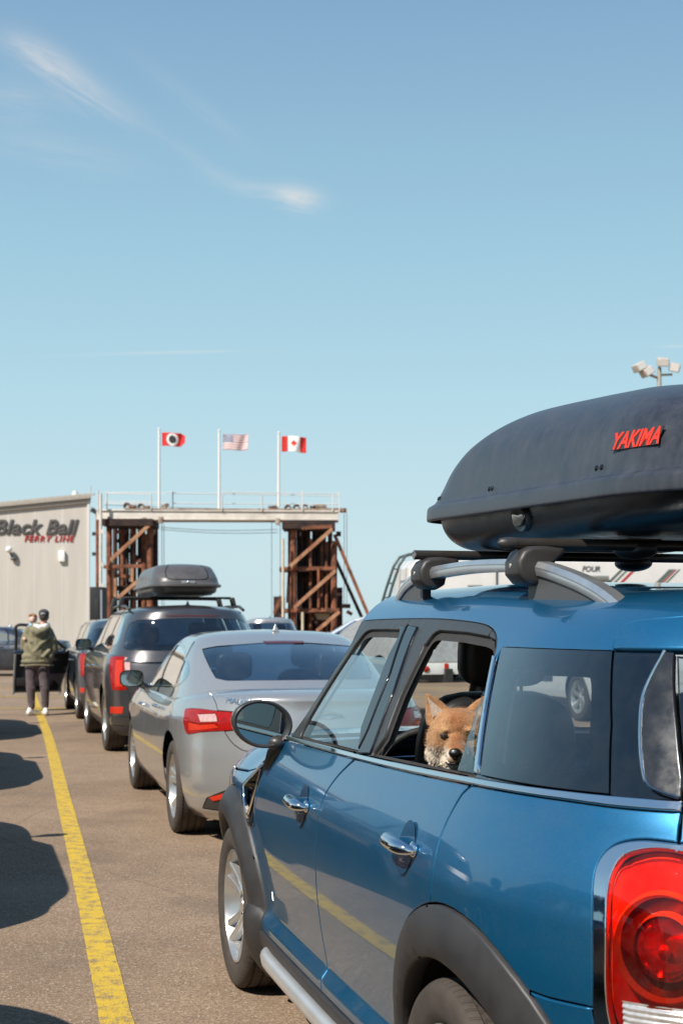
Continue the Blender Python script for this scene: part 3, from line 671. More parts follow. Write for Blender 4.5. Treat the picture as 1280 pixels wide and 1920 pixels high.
for y in (1000,1038): e.box((-.28,0,at(0,y,G_).z),(.2,.2,.22))
e.build('camera_box',black_satin,o)
o=thing('equipment_cabin','black steel equipment cabin between the terminal and the left tower','cabin',(at(184,0,G_-6).x,G_-6,0));zc=at(0,1101,G_-6).z;e=MB();e.box((0,0,zc/2),(.85,1.6,zc));e.box((.1,-.85,zc*.55),(.3,.1,zc*.5));e.build('body',mat('cabin_black',(.012,.012,.013),.6),o,bevel=.03)
e=MB();e.tube([(.36,-.9,0),(.36,-.9,zc*.95)],.06,8);e.build('pipe',mat('pipe_grey',(.32,.35,.40),.5),o)
# --- flags
def flag_mats():
    red=mat('flag_red',(.62,.025,.018),.8);wh=mat('flag_white',(.75,.72,.70),.8);bk=mat('flag_black',(.03,.03,.035),.8);bl=mat('flag_navy',(.07,.08,.20),.8);rs=mat('flag_faded_red',(.55,.22,.22),.8);return red,wh,bk,bl,rs
F_RED,F_WHITE,F_BLACK,F_NAVY,F_FADED=flag_mats()
def flag(kind,px,pt,pb,fx0,fy0,fx1,fy1,plabel,flabel):
    b=at(px,pb,G_);o=thing('flagpole',plabel,'flagpole',(b.x,G_,b.z),0,None)
    H=at(px,pt,G_).z-b.z;e=MB();e.tube([(0,0,0),(0,0,H*.72),(0,0,H)],[.085,.08,.07],8);e.build('pole',mat('pole_white',(.75,.72,.68),.5),o,smooth=60)
    e=MB();e.ball((0,0,H+.03),(.09,.09,.07));e.build('finial',mat('pole_white',(.75,.72,.68),.5),o)
    Wf=(fx1-fx0)*G_/2640*1.06;Hf=(fy1-fy0)*G_/2640;p0=at(fx0,fy0,G_)
    ncol,nrow=(40,26);e=MB();ph=(fx0*.37)%3
    def pos(i,j,off=0):   # i along the fly, j downwards; ripples grow away from the pole
        u,w=i,j;x=Wf*u*.94;y=.13*math.sin(u*7+ph+w*.9)*u**.7+.04*math.sin(u*15+w*3)*u;z=-Hf*w+.08*Hf*math.sin(u*5+ph)*u-.10*Hf*u*(1-w)*0
        if kind=='swallow': z+= 0
        return (x,y+off,z)
    def colour(u,w):
        if kind=='canada':
            if u<.25 or u>.75: return 0
            X=(u-.5)*2*1.9*.5;Y=(.5-w)
            return 0 if leaf(X*2.0,Y*2.0) else 1
        if kind=='usa':
            if u<.42 and w<.54: return 3 if ((int(u*40)+int(w*26))%3) else 1
            return 4 if int(w*13)%2==0 else 1
        r=math.hypot((u-.46)*Wf/Hf,(w-.5));return 2 if r<.30 else (1 if r<.47 else 0)
    def leaf(x,y):
        pts=[(0,.95),(.16,.62),(.34,.70),(.27,.28),(.46,.46),(.52,.34),(.80,.38),(.70,.16),(.80,.08),(.40,-.24),(.44,-.38),(.06,-.34),(.06,-.75)]
        P=[(a*.62,b*.62) for a,b in pts]+[(-a*.62,b*.62) for a,b in pts[::-1]]
        return bool(inpoly(P,np.array([[x,y]]))[0])
    nc,nr=(60,40)
    vs=[pos(i/nc,j/nr) for i in range(nc+1) for j in range(nr+1)]
    def keep(u,w): return not(kind=='house' and u>.80 and abs(w-.5)>.5-(u-.80)*1.2)
    for i in range(nc):
        for j in range(nr):
            pass
    fs=[];mi=[]
    for i in range(nc):
        for j in range(nr):
            u,w=(i+.5)/nc,(j+.5)/nr
            if keep(u,w): fs.append((i*(nr+1)+j,i*(nr+1)+j+1,(i+1)*(nr+1)+j+1,(i+1)*(nr+1)+j));mi.append(colour(u,w))
    me=bpy.data.meshes.new('flag');me.from_pydata(vs,[],fs);me.polygons.foreach_set('material_index',mi);me.polygons.foreach_set('use_smooth',[True]*len(fs))
    f=link_mesh('flag',me,[F_RED,F_WHITE,F_BLACK,F_NAVY,F_FADED]);f.location=(p0.x,G_,p0.z);tag(f,flabel,'flag')
    md=f.modifiers.new('cloth','SOLIDIFY');md.thickness=.012
flag('house',298.5,805,956,304,811,347,836,'white flagpole carrying the red flag with a black disc','red flag with a black disc in a white ring, flying from the first pole')
flag('usa',411,808,958,418,814,465,843,'white flagpole carrying the striped flag','faded striped flag with a dark starred corner, on the middle pole')
flag('canada',522.5,812,958,528,818,574,847,'white flagpole carrying the maple leaf flag','red and white flag with a red maple leaf')
# --- floodlight mast
def mast(label,x,y,top,zrot=0):
    o=thing('floodlight_mast',label,'street lamp',(x,y,0),zrot);e=MB();e.tube([(0,0,0),(0,0,top)],[.16,.09],10);e.build('pole',mat('mast_grey',(.42,.38,.33),.5,.3),o,smooth=60)
    e=MB();e.tube([(-.85,-.1,top-.15),(0,0,top-.45)],.06,8);e.tube([(.55,.0,top-.28),(0,0,top-.30)],.05,8);e.tube([(0,0,top-.3),(0,0,top+.05)],.06,8);e.build('arm',mat('mast_grey',(.42,.38,.33),.5,.3),o,smooth=60)
    for (c,rt) in (((-.88,-.15,top+.02),(0,-.5,.3)),((-.55,-.1,top-.18),(0,-.6,.3)),((.10,-.2,top+.22),(.3,.05,0)),((.62,-.15,top+.0),(.3,.25,-.2))):
        e=MB();e.box(c,(.46,.50,.34),rt);h=e.build('lamp_head',mat('lamp_case',(.55,.50,.44),.5,.2),o,bevel=.05,seg=3)
        m_=Euler(rt).to_matrix();q=m_@Vector((0,-.257,0));e=MB();e.box((c[0]+q.x,c[1]+q.y,c[2]+q.z),(.38,.012,.26),rt);e.build('lamp_glass',white_lamp,h)
    return o
q=at(1235,690,60);mast('tall floodlight mast with four lamp heads, rising behind the big roof box',q.x,60,q.z)
mast('floodlight mast with four lamp heads standing at the left of the car lanes',-13.5,-9,12.5,R(150))
# ------------------------------------------------------------------ the blue hatchback
LANE=R(105)
class Nose:
    """front wings and bonnet: the body side easing into a rounded bonnet"""
    def __init__(s,plan,inset):
        s.a=Shell(plan,inset,1.03,.045,.86,(.6,1.5),4.0); s.b=Shell(plan,inset,.86,.17,.90,(.9,1.5),7.0); s.smax=s.a.smax
    def pt(s,u,v):
        A=s.a.pt(u,v);B=s.b.pt(u,v);w=smooth(.62,1.25,A[:,0])[:,None]; return A*(1-w)+B*w
    nrm=Shell.nrm
mini_plan=plan_curve(2.15,1.0,-1.05,-2.14,.905,3.5,2.9,.006)
mini_inset=pchip([.15,.24,.30,.335,.372,.408,.46,.55,.68,.80,.88,.94,.99,1.03,1.07,1.10,1.14,1.25,1.40,1.45],
             [.12,.055,.030,.026,.027,.049,.043,.028,.010,.0,.002,.012,.027,.043,.060,.071,.090,.140,.213,.240])
mini_sh=Shell(mini_plan,mini_inset,1.45,.178,.66,(-1.2,.5),7.0); mini_sh.ease=.715; mini_sh.fall=lambda x:1-.22*smooth(.5,1.5,-x)
mini_nose=Nose(mini_plan,mini_inset)
def s_at_x(sh,x,z):
    q=np.linspace(.25,sh.smax-.25,2500);p=sh.pt(q,np.full(2500,z));return float(q[np.abs(p[:,0]-x).argmin()])
def arch_poly(sh,cx,r,cz=.345,zmin=.15,n=40):
    """wheel-arch circle on the body side, straight down below the hub"""
    o=[]
    for t in np.linspace(-.35,math.pi+.35,n):
        x=cx+r*math.cos(t);z=max(cz+r*math.sin(t),zmin)
        if t<0 or t>math.pi: x=cx+r*(1 if t<0 else -1)
        o.append((s_at_x(sh,x,z),z))
    o[0]=(o[0][0],zmin);o[-1]=(o[-1][0],zmin);return o
def make_wheel(name,r,w,rimr,parent,loc,style,tyre_m,rim_m,face=1):
    """wheel with its axle along local y; face=+1 looks to +y"""
    t=MB()
    hw=w/2
    prof=[(rimr*.97,hw*.80),(rimr+.012,hw*.97),(rimr+.03,hw),(r*.90,hw*1.03),(r*.955,hw*.97),(r*.983,hw*.86)]
    ring=[]
    for k in (-.62,-.22,.22,.62): ring.append(k)
    tread=[(r*.995,hw*.78)]
    for g in sorted(ring,reverse=True):
        c=g*hw*1.0;tread+=[(r,c+.006),(r-.008,c+.004),(r-.008,c-.004),(r,c-.006)]
    tread.append((r*.995,-hw*.78))
    full=prof+tread+[(a,-b) for a,b in prof[::-1]]
    t.lathe([(a,b) for a,b in full],'y',n=72)
    tyre=t.build(name[0],tyre_m,parent,smooth=50)
    tyre.location=loc
    m=MB(); f=face
    # barrel and lip
    m.lathe([(rimr*.97,f*hw*.80),(rimr*.985,f*hw*.90),(rimr*.95,f*hw*.90),(rimr*.91,f*hw*.70),(rimr*.86,-f*hw*.2),(rimr*.86,-f*hw*.7)],'y',n=56)
    hub=f*hw*.50
    m.lathe([(.001,hub+f*.012),(.030,hub+f*.012),(.034,hub+f*.004),(.070,hub),(.082,hub-f*.012),(.082,hub-f*.05)],'y',n=32)
    n5=style['n']
    for i in range(n5):
        for dpair in style['pair']:
            a=2*math.pi*i/n5+style.get('a0',.3); a1=a+dpair; a2=a+dpair*style.get('spread',1.0)
            def P(rr,an,h): return Vector((rr*math.cos(an),h,rr*math.sin(an)))
            w0,w1=style['w']; k=5
            vs=[]
            for j in range(k+1):
                q=j/k; rr=.062+(rimr*.93-.062)*q; an=a1*(1-q)+a2*q if q<1 else a2
                wd=w0*(1-q)+w1*q; h=hub+f*(.004+ (hw*.30)*q**1.6); tx=Vector((-math.sin(an),0,math.cos(an)))
                c=P(rr,an,h)
                vs+=[c-tx*wd/2-Vector((0,f*.006,0)),c-tx*wd*.28,c+tx*wd*.28,c+tx*wd/2-Vector((0,f*.006,0)),c+tx*wd/2-Vector((0,f*.035,0)),c-tx*wd/2-Vector((0,f*.035,0))]
            fs=[]
            for j in range(k):
                for e in range(6):
                    A=j*6+e;B=j*6+(e+1)%6;fs.append((A,B,B+6,A+6))
            m.add(vs,fs)
    for i in range(5):
        a=2*math.pi*i/5; m.lathe([(.001,hub+f*.006),(.008,hub+f*.006),(.009,hub-f*.01)],'y',c=(.052*math.cos(a),0,.052*math.sin(a)),n=8)
    rim=m.build(name[1],rim_m,tyre,smooth=40)
    d=MB(); d.lathe([(.001,-f*hw*.12),(rimr*.72,-f*hw*.12),(rimr*.72,-f*hw*.28),(.001,-f*hw*.28)],'y',n=40)
    d.build('brake_disc',mat('brake_disc',(.16,.15,.14),.45,.7,var=.2,scale=30),tyre,smooth=30)
    return tyre
def tyre_material():
    m,nt,b=nodes_of('tyre_rubber');setp(b,base=(.035,.029,.025),rough=.82);N=nt.nodes.new;L=nt.links.new
    tc=N('ShaderNodeTexCoord');sx=N('ShaderNodeSeparateXYZ');L(tc.outputs['Object'],sx.inputs[0])
    an=N('ShaderNodeMath');an.operation='ARCTAN2';L(sx.outputs[2],an.inputs[0]);L(sx.outputs[0],an.inputs[1])
    ad=N('ShaderNodeMath');ad.operation='MULTIPLY_ADD';L(sx.outputs[1],ad.inputs[0]);ad.inputs[1].default_value=1.1;L(an.outputs[0],ad.inputs[2])
    sn=N('ShaderNodeMath');sn.operation='MULTIPLY';L(ad.outputs[0],sn.inputs[0]);sn.inputs[1].default_value=72
    s2=N('ShaderNodeMath');s2.operation='SINE';L(sn.outputs[0],s2.inputs[0])
    st=N('ShaderNodeMapRange');L(s2.outputs[0],st.inputs[0]);st.inputs[1].default_value=-.9;st.inputs[2].default_value=-.6
    x2=N('ShaderNodeMath');x2.operation='MULTIPLY';L(sx.outputs[0],x2.inputs[0]);L(sx.outputs[0],x2.inputs[1])
    z2=N('ShaderNodeMath');z2.operation='MULTIPLY_ADD';L(sx.outputs[2],z2.inputs[0]);L(sx.outputs[2],z2.inputs[1]);L(x2.outputs[0],z2.inputs[2])
    gt=N('ShaderNodeMath');gt.operation='GREATER_THAN';L(z2.outputs[0],gt.inputs[0]);gt.inputs[1].default_value=.325**2
    mu=N('ShaderNodeMath');mu.operation='MULTIPLY';L(st.outputs[0],mu.inputs[0]);L(gt.outputs[0],mu.inputs[1])
    bp=N('ShaderNodeBump');bp.inputs['Strength'].default_value=.9;bp.inputs['Distance'].default_value=.006;L(mu.outputs[0],bp.inputs['Height']);L(bp.outputs[0],b.inputs['Normal'])
    nz=N('ShaderNodeTexNoise');L(tc.outputs['Object'],nz.inputs['Vector']);nz.inputs['Scale'].default_value=14;nz.inputs['Detail'].default_value=6
    cr=N('ShaderNodeMix');cr.data_type='RGBA';L(nz.outputs[0],cr.inputs[0]);cr.inputs[6].default_value=(.022,.019,.017,1);cr.inputs[7].default_value=(.085,.065,.05,1);L(cr.outputs[2],b.inputs['Base Color'])
    return m
tyre_m=tyre_material()
rim_silver=mat('rim_silver',(.58,.57,.55),.30,.75,var=.08,scale=14,coat=.6,coatr=.08)
MINI_RIM=dict(n=5,pair=(-.17,.17),spread=1.05,w=(.030,.034),a0=.55)
SEDAN_RIM=dict(n=5,pair=(-.13,.13),spread=1.3,w=(.035,.05))
SUV_RIM=dict(n=6,pair=(0,),w=(.06,.08))

def fx_poly(pts,mirror_close): return pts+mirror_close
def make_seat(parent,loc,width,name,headrest=True,back_h=.60,rake=-.20,m=None):
    e=MB(); m=m or leather
    def pad(c,d,rot=None):
        e.ball(c,(d[0]/2,d[1]/2,d[2]/2),n=20,m=12,rot=rot)
    def slab(c,d,rot):
        # rounded pad by superellipsoid
        M_=Euler(rot).to_matrix();n=24;k=14;vs=[];fs=[]
        sg=lambda x,p:math.copysign(abs(x)**p,x)
        for i in range(k+1):
            t=math.pi*i/k-math.pi/2
            for j in range(n):
                a=2*math.pi*j/n
                p=M_@Vector((d[0]/2*sg(math.cos(t),.45)*sg(math.cos(a),.4),d[1]/2*sg(math.cos(t),.45)*sg(math.sin(a),.4),d[2]/2*sg(math.sin(t),.45)));vs.append((p.x+c[0],p.y+c[1],p.z+c[2]))
        for i in range(k):
            for j in range(n):
                A=i*n+j;B=i*n+(j+1)%n;fs.append((A,B,B+n,A+n))
        e.add(vs,fs)
    x,y,z=loc
    slab((x+.22,y,z+.06),(.52,width,.17),(0,-.10,0))
    bx_=x-.05+rake*.5*back_h; slab((bx_,y,z+.10+back_h*.5),(.16,width,back_h),(0,rake,0))
    o=e.build(name,m,parent,smooth=60)
    if headrest:
        hx=x-.05+rake*(back_h+.10); ys=[y] if width<.7 else [y-width*.30,y+width*.30]
        for yy in ys:
            e=MB(); slab((hx,yy,z+.10+back_h+.115),(.11,.27,.20),(0,rake*.6,0))
            for q in (-.06,.06): e.tube([(hx,yy+q,z+back_h+.02),(hx,yy+q,z+back_h+.14)],.006,8)
            e.build('headrest',m,o,smooth=60)
    return o
def build_mini():
    root=thing('hatchback','glossy blue four-door hatchback with chrome trim, silver roof rails and a big roof box','car',(.75904926,4.7923675,0),LANE)
    sh=mini_sh; ns=mini_nose; SM=sh.smax; VT=1.45+.66
    # --- outlines on the body side (arc length from the nose, height)
    shut_front=curve([(2.10,1.078),(2.055,1.01),(2.0,.945),(1.915,.80),(1.85,.64),(1.815,.52),(1.80,.43),(1.82,.335)])
    shut_mid=curve([(3.105,1.098),(3.05,1.072),(2.985,1.03),(2.925,.965),(2.905,.89),(2.875,.76),(2.845,.62),(2.835,.50),(2.85,.40),(2.86,.335)])
    shut_rear=curve([(4.052,1.122),(4.02,1.10),(3.995,1.06),(3.983,1.00),(3.988,.92),(3.985,.83),(3.98,.60)])
    belt_lo=curve([(2.06,1.074),(2.207,1.082),(2.65,1.089),(3.103,1.097),(3.60,1.108),(4.055,1.122),(4.414,1.128),(4.620,1.127),(4.772,1.128)])
    belt_hi=curve([(2.10,1.092),(2.234,1.098),(2.65,1.104),(3.105,1.111),(3.60,1.123),(4.039,1.136),(4.345,1.143),(4.591,1.146),(4.772,1.147)])
    frame_top=curve([(2.424,1.508),(2.55,1.512),(2.712,1.514),(2.977,1.515),(3.188,1.514),(3.405,1.509),(3.60,1.502),(3.70,1.491),(3.775,1.470),(3.825,1.440),(3.850,1.400)])
    a_pillar=curve([(2.225,1.098),(2.345,1.230),(2.432,1.362),(2.462,1.430),(2.424,1.508)])
    archR_o=arch_poly(sh,-1.335,.500);archR_i=arch_poly(sh,-1.335,.375)
    archF_o=arch_poly(sh,1.335,.490);archF_i=arch_poly(sh,1.335,.375)
    def proud(cx,r0,r1,h):
        def f(s,v):
            p=sh.pt(s,v);d=np.hypot(p[:,0]-cx,p[:,2]-.345);q=np.clip((r1-d)/(r1-r0),0,1)
            return .006+h*np.sin(np.clip(q*1.25,0,1)*math.pi/2)-.006*smooth(.86,1,q)
        return f
    lamp_o=curve([(4.62,.655),(4.606,.70),(4.610,.80),(4.606,.906),(4.596,.982),(4.598,1.016),(4.617,1.045),(4.650,1.061),(4.699,1.069),(4.764,1.068),(4.83,1.064),(4.885,1.045),(4.905,1.005),(4.912,.90),(4.912,.75),(4.905,.66),(4.87,.63),(4.76,.622),(4.66,.63)],closed=True,step=.01)
    lamp_i=curve([(4.662,.680),(4.648,.725),(4.645,.80),(4.644,.885),(4.638,.962),(4.640,.998),(4.654,1.028),(4.688,1.044),(4.734,1.051),(4.788,1.048),(4.84,1.036),(4.868,1.005),(4.876,.90),(4.874,.75),(4.862,.68),(4.83,.655),(4.76,.65),(4.69,.655)],closed=True,step=.01)
    bump_line=[(4.26,.735),(4.374,.728),(4.487,.724),(4.608,.728)]
    side=[
     dict(name='arch_hole',poly=archR_i),dict(name='arch_trim',poly=archR_o,off=proud(-1.335,.375,.50,.030),lip=.05,r=.005),
     dict(name=None,poly=arch_poly(sh,1.335,.49)),
     dict(name='lamp_lens',poly=lamp_i,step=.012,gap=.001),dict(name='lamp_ring',poly=lamp_o,step=.012,off=.008,lip=.02,r=.005,gap=.001),
     dict(name='front_door',poly=belt_lo_cut(belt_lo,2.10,3.104)+shut_mid+[(1.82,.335)]+shut_front[::-1]),
     dict(name='rear_door',poly=belt_lo_cut(belt_lo,3.106,4.052)+shut_rear+[(3.98,.335),(2.86,.335)]+shut_mid[::-1]),
     dict(name='quarter',poly=belt_lo_cut(belt_lo,4.053,4.772)+[(4.773,1.05),(4.7,.9),(4.612,.728)]+bump_line[::-1]+[(3.98,.60)]+shut_rear[::-1]),
     dict(name='bumper_paint',poly=bump_line+[(4.63,.60),(4.76,.56),(4.92,.58),(4.95,.62),(SM,.62),(SM,.46),(4.2,.46)]),
     dict(name='bumper_black',poly=[(3.9,.46),(SM,.46),(SM,.15),(3.7,.15)],off=.008),
     dict(name='tailgate',poly=[(4.775,1.128),(SM,1.128),(SM,.62),(4.95,.62),(4.90,.9),(4.775,1.05)]),
     dict(name='sill',poly=[(1.80,.335),(3.7,.335),(3.7,.15),(1.80,.15)],off=.012,lip=.03),
     dict(name='belt_trim',poly=belt_hi+belt_lo[::-1],off=.007,lip=.012,r=.003,gap=.0),
    ]
    C1=Cut(sh,side,1.4,SM,.15,1.16,ds=.04,dv=.025)
    nose=[dict(name=None,poly=archF_i),dict(name='arch_trim',poly=archF_o,off=proud(1.335,.375,.49,.050),lip=.05,r=.005),
     dict(name='headlight',poly=[(.80+.13*math.cos(a)*1.1,.72+.15*math.sin(a)) for a in np.linspace(0,2*math.pi,28)[:-1]],off=.01),
     dict(name='grille',poly=[(0,.72),(.62,.72),(.56,.40),(0,.40)],off=-.02),
     dict(name='scuttle_hole',poly=SCUTTLE),
     dict(name='nose_black',poly=[(0,.335),(1.82,.335),(1.82,.15),(0,.15)],off=.01),
     dict(name='bonnet',poly=[(0,.86),(.9,.88),(1.3,.885),(1.55,.90),(1.75,.94),(1.90,.985),(2.0,1.035),(2.04,1.075),(2.04,1.90),(0,1.90)]),
     dict(name='wing',poly=[(.55,.90),(.9,.88),(1.3,.885),(1.55,.90),(1.75,.94),(1.90,.985),(2.0,1.035),(2.04,1.075),(2.10,1.078)]+shut_front[1:]+[(1.2,.335),(.55,.335)]),
     dict(name='nose_front',poly=[(0,.87),(.55,.90),(.55,.335),(0,.335)]),]
    C2=Cut(ns,nose,0,2.12,.15,1.90,ds=.04,dv=.03)
    qglass=[(3.872,1.442),(4.080,1.147),(4.345,1.148),(4.583,1.150),(4.531,1.288),(4.448,1.441)]
    qclear=curve([(4.012,1.384),(4.05,1.391),(4.20,1.391),(4.366,1.391),(4.410,1.374),(4.445,1.320),(4.475,1.26),(4.502,1.205),(4.496,1.182),(4.40,1.180),(4.25,1.180),(4.150,1.180),(4.128,1.193),(4.09,1.25),(4.05,1.31)],closed=True)
    front_open=curve([(2.370,1.112),(2.372,1.15),(2.440,1.27),(2.515,1.385)],step=.03)+curve([(2.53,1.42),(2.561,1.452),(2.612,1.461)],step=.01)+[(2.80,1.462),(2.946,1.461),(2.968,1.449),(2.965,1.402),(2.995,1.295),(3.022,1.173),(3.085,1.123)]
    rear_open=[(3.262,1.128),(3.30,1.17),(3.275,1.294),(3.278,1.43)]+curve([(3.278,1.43),(3.291,1.452),(3.319,1.459)],step=.01)+[(3.552,1.456),(3.72,1.449)]+curve([(3.72,1.449),(3.785,1.438),(3.815,1.410)],step=.01)+[(3.873,1.320),(3.93,1.23),(4.018,1.147)]
    rear_pane=[(3.862,1.337),(3.873,1.320),(3.93,1.23),(4.018,1.147),(3.915,1.145)]
    sw=[(2.977,1.4965),(3.010,1.489),(3.091,1.349),(3.118,1.185),(3.107,1.112)]
    strip_f=[(2.926,1.487),(3.000,1.489),(3.083,1.349),(3.110,1.185),(3.098,1.112),(3.070,1.112),(3.027,1.173),(2.968,1.40)]
    strip_r=[(3.020,1.489),(3.112,1.486),(3.195,1.303),(3.229,1.122),(3.116,1.112),(3.127,1.185),(3.099,1.349)]
    chrome_post=[(3.846,1.420),(3.866,1.420),(4.070,1.147),(4.046,1.147)]
    roof_lo=frame_top+[(3.864,1.443),(4.448,1.443)]
    seam=curve([(4.444,1.4431),(4.431,1.473),(4.436,1.499),(4.460,1.514),(4.506,1.523),(4.60,1.530),(4.80,1.542),(5.1,1.552),(SM,1.556)])
    hed=curve([(4.652,1.440),(4.630,1.393),(4.618,1.345),(4.634,1.279),(4.660,1.212),(4.685,1.172),(4.728,1.157),(4.768,1.150)])
    hline=[(4.682,1.438),(4.700,1.38),(4.735,1.29),(4.768,1.19),(4.772,1.150)]
    up=[
     dict(name='front_window',poly=clip_top(front_open,1.400),off=-.006,gap=0,lip=0),
     dict(name='front_gap',poly=front_open),dict(name='front_seal',poly=offset_poly(front_open,.017),off=-.012,gap=0,lip=0),
     dict(name='rear_window',poly=rear_pane,off=-.006,gap=0,lip=.004,r=.001),
     dict(name='rear_gap',poly=rear_open),dict(name='rear_seal',poly=offset_poly(rear_open,.019),off=-.012,gap=0,lip=0),
     dict(name='front_post',poly=strip_f,off=.006,lip=.01,gap=.001),dict(name='rear_post',poly=strip_r,off=.006,lip=.01,gap=.001),
     dict(name='quarter_window',poly=qclear,off=.004,gap=0,lip=0),
     dict(name='quarter_frit',poly=qglass,off=.004,gap=0,lip=0),
     dict(name='chrome_post',poly=chrome_post,off=.009,lip=.012,gap=0),
     dict(name='front_frame',poly=a_pillar+frame_cut(frame_top,2.424,2.977)+sw+[(3.105,1.112)]+[p for p in belt_hi if 2.225<p[0]<3.105][::-1],gap=.001),
     dict(name='rear_frame',poly=frame_cut(frame_top,2.977,3.86)+[(3.864,1.40),(4.055,1.137)]+[p for p in belt_hi if 3.107<p[0]<4.05][::-1]+sw[::-1],gap=.001),
     dict(name='tail_side',poly=hed+[(4.772,1.150)]+hline[::-1],off=.012,lip=.02,gap=.001),
     dict(name='d_pillar',poly=[(3.864,1.443),(4.66,1.443)]+hed+[(4.772,1.147)]+[p for p in belt_hi if 4.05<p[0]<4.77][::-1]+[(4.055,1.137)],gap=.001),
     dict(name='tail_glass',poly=[(4.684,1.438),(SM,1.438),(SM,1.13),(4.776,1.13),(4.772,1.19),(4.735,1.30)],gap=.003),
     dict(name='spoiler',poly=seam+[(SM,1.4431)],off=.006,lip=.025,r=.006,gap=.003),
     dict(name='roof',poly=[(2.36,VT),(2.40,1.60),(2.424,1.508)]+roof_lo+seam+[(SM,VT)],gap=.001),
    ]
    C3=Cut(sh,up,2.0,SM,1.09,VT,ds=.04,dv=.025)
    LR=(1,-1)
    C1.make('bumper_paint','rear_bumper',blue,root,LR); C1.make('bumper_black','lower_bumper',plastic_clad,root,LR)
    tg=C1.make('tailgate','tailgate',blue,root,LR)
    C2.make('bonnet','bonnet',blue,root,LR); C2.make('nose_front','front_bumper',blue,root,LR)
    C2.make('nose_black','front_skirt',plastic_clad,root,LR); C2.make('grille','grille',black_gloss,root,LR)
    for sd_ in LR:
        C1.make('quarter','quarter_panel',blue,root,(sd_,)); C1.make('sill','sill_cladding',plastic_clad,root,(sd_,)); C2.make('wing','front_wing',blue,root,(sd_,))
        C1.make('arch_trim','wheel_arch',plastic_clad,root,(sd_,)); C2.make('arch_trim','wheel_arch',plastic_clad,root,(sd_,))
        C2.make('headlight','headlight',mat('lamp_clear',(.7,.72,.74),.08,.3,coat=1.0),root,(sd_,))
        C1.make('belt_trim','belt_trim',chrome,root,(sd_,))
        C3.make('chrome_post','window_strip',chrome,root,(sd_,))
        dF=C1.make('front_door','front_door',blue,root,(sd_,)); dR=C1.make('rear_door','rear_door',blue,root,(sd_,))
        C3.make('front_frame','window_frame',black_satin,dF,(sd_,)); C3.make('rear_frame','window_frame',black_satin,dR,(sd_,))
        C3.make('front_seal','window_seal',rubber,dF,(sd_,)); C3.make('rear_seal','window_seal',rubber,dR,(sd_,))
        C3.make('front_post','window_post',post_black,dF,(sd_,)); C3.make('rear_post','window_post',post_black,dR,(sd_,))
        C3.make('front_window' if sd_>0 else ('front_window','front_gap'),'window_pane',glass_clear,dF,(sd_,))
        C3.make('rear_window' if sd_>0 else ('rear_window','rear_gap'),'window_pane',glass_clear,dR,(sd_,))
        C3.make('d_pillar','rear_pillar',frit_glass,root,(sd_,))
        q=C3.make('quarter_frit','quarter_window',frit_glass,root,(sd_,)); C3.make('quarter_window','window_pane',glass_dark,q,(sd_,))
        C3.make('tail_side','pillar_trim',mat('dusty_black',(.02,.02,.021),.18,var=.3,scale=18,coat=.8,coatr=.12,rvar=.12),tg,(sd_,))
        # chrome edge line of the trim
        e=MB(); hp=np.array(hed);pp=sh.pt(hp[:,0],hp[:,1])+sh.nrm(hp[:,0],hp[:,1])*.013; pp[:,1]*=sd_
        e.tube([tuple(p) for p in pp],.0035,6); e.build('trim_line',chrome,tg,smooth=60)
        # lining seen through the windows
        C1.make(('front_door','rear_door','quarter'),'door_lining',dark_trim,root,(sd_,),off=-.06,plain=True)
        C3.make(('front_post','rear_post','front_frame','rear_frame'),'pillar_lining',grey_trim,root,(sd_,),off=-.035,plain=True)
        C3.make(('d_pillar','quarter_frit','chrome_post'),'pillar_lining',dark_trim,root,(sd_,),off=-.02,plain=True)
        # handles, each over a flat oval coloured darker as recess shade
        for s0,v0,d in ((2.69,.912,dF),(3.775,.939,dR)): door_handle(sh,s0,v0,d,sd_)
        door_mirror(root,sd_)
        tail_lamp(C1,sh,root,sd_)
    C3.make('roof','roof',blue,root,LR); C3.make('spoiler','spoiler',blue,root,LR)
    C3.make('tail_glass','rear_window',glass_dark,tg,LR)
    C3.make(('roof',),'headlining',grey_trim,root,LR,off=-.05,plain=True)
    windscreen(sh,root)
    scuttle_vent(ns,root)
    # badge on the door
    b=text_mesh('4',.085,.002,chrome,'badge',root,shear=.25,sx=1.0); place_on(b,sh,2.02,.45)
    # silver sill strip
    for sd_ in LR:
        e=MB();path=[]
        for x in np.linspace(.78,-.80,24):
            s_=s_at_x(sh,x,.27);p=sh.pt([s_],[.265])[0];k=1-smooth(.62,.78,x)
            path.append((x,sd_*(p[1]+.012+.018*k),.262+.01*(1-k)))
        e.tube(path,[.012]+[.03]*22+[.02],12,flat=1.1); e.build('sill_strip',silver_trim,root,smooth=60)
    # underbody, floor and wheel wells
    e=MB(); e.box((0,0,.30),(3.9,1.30,.20)); e.box((0,0,.42),(1.75,1.66,.06)); e.box((-1.35,0,.62),(1.1,1.2,.5)); e.box((1.35,0,.60),(1.2,1.2,.5))
    e.build('underbody',black_hole,root,bevel=.02)
    for sx in (-1.335,1.335):
        for sd_ in LR:
            e=MB();e.lathe([(.385,sd_*.87),(.40,sd_*.80),(.40,sd_*.55)],'y',c=(sx,0,.345),n=40,a0=-.1,a1=math.pi+.1)
            e.box((sx,sd_*.56,.52),(.84,.02,.5)); e.build('wheel_well',black_hole,root)
    for sx in (-1.335,1.335):
        for sd_ in LR:
            make_wheel(('wheel','rim'),.335,.215,.235,root,(sx,sd_*.793,.335),MINI_RIM,tyre_m,rim_silver,sd_)
    # cabin
    make_seat(root,(-.24,.40,.54),.50,'front_seat',back_h=.66); make_seat(root,(-.24,-.40,.54),.50,'front_seat',back_h=.66)
    make_seat(root,(-1.06,0,.50),1.22,'rear_bench',headrest=False,back_h=.42)
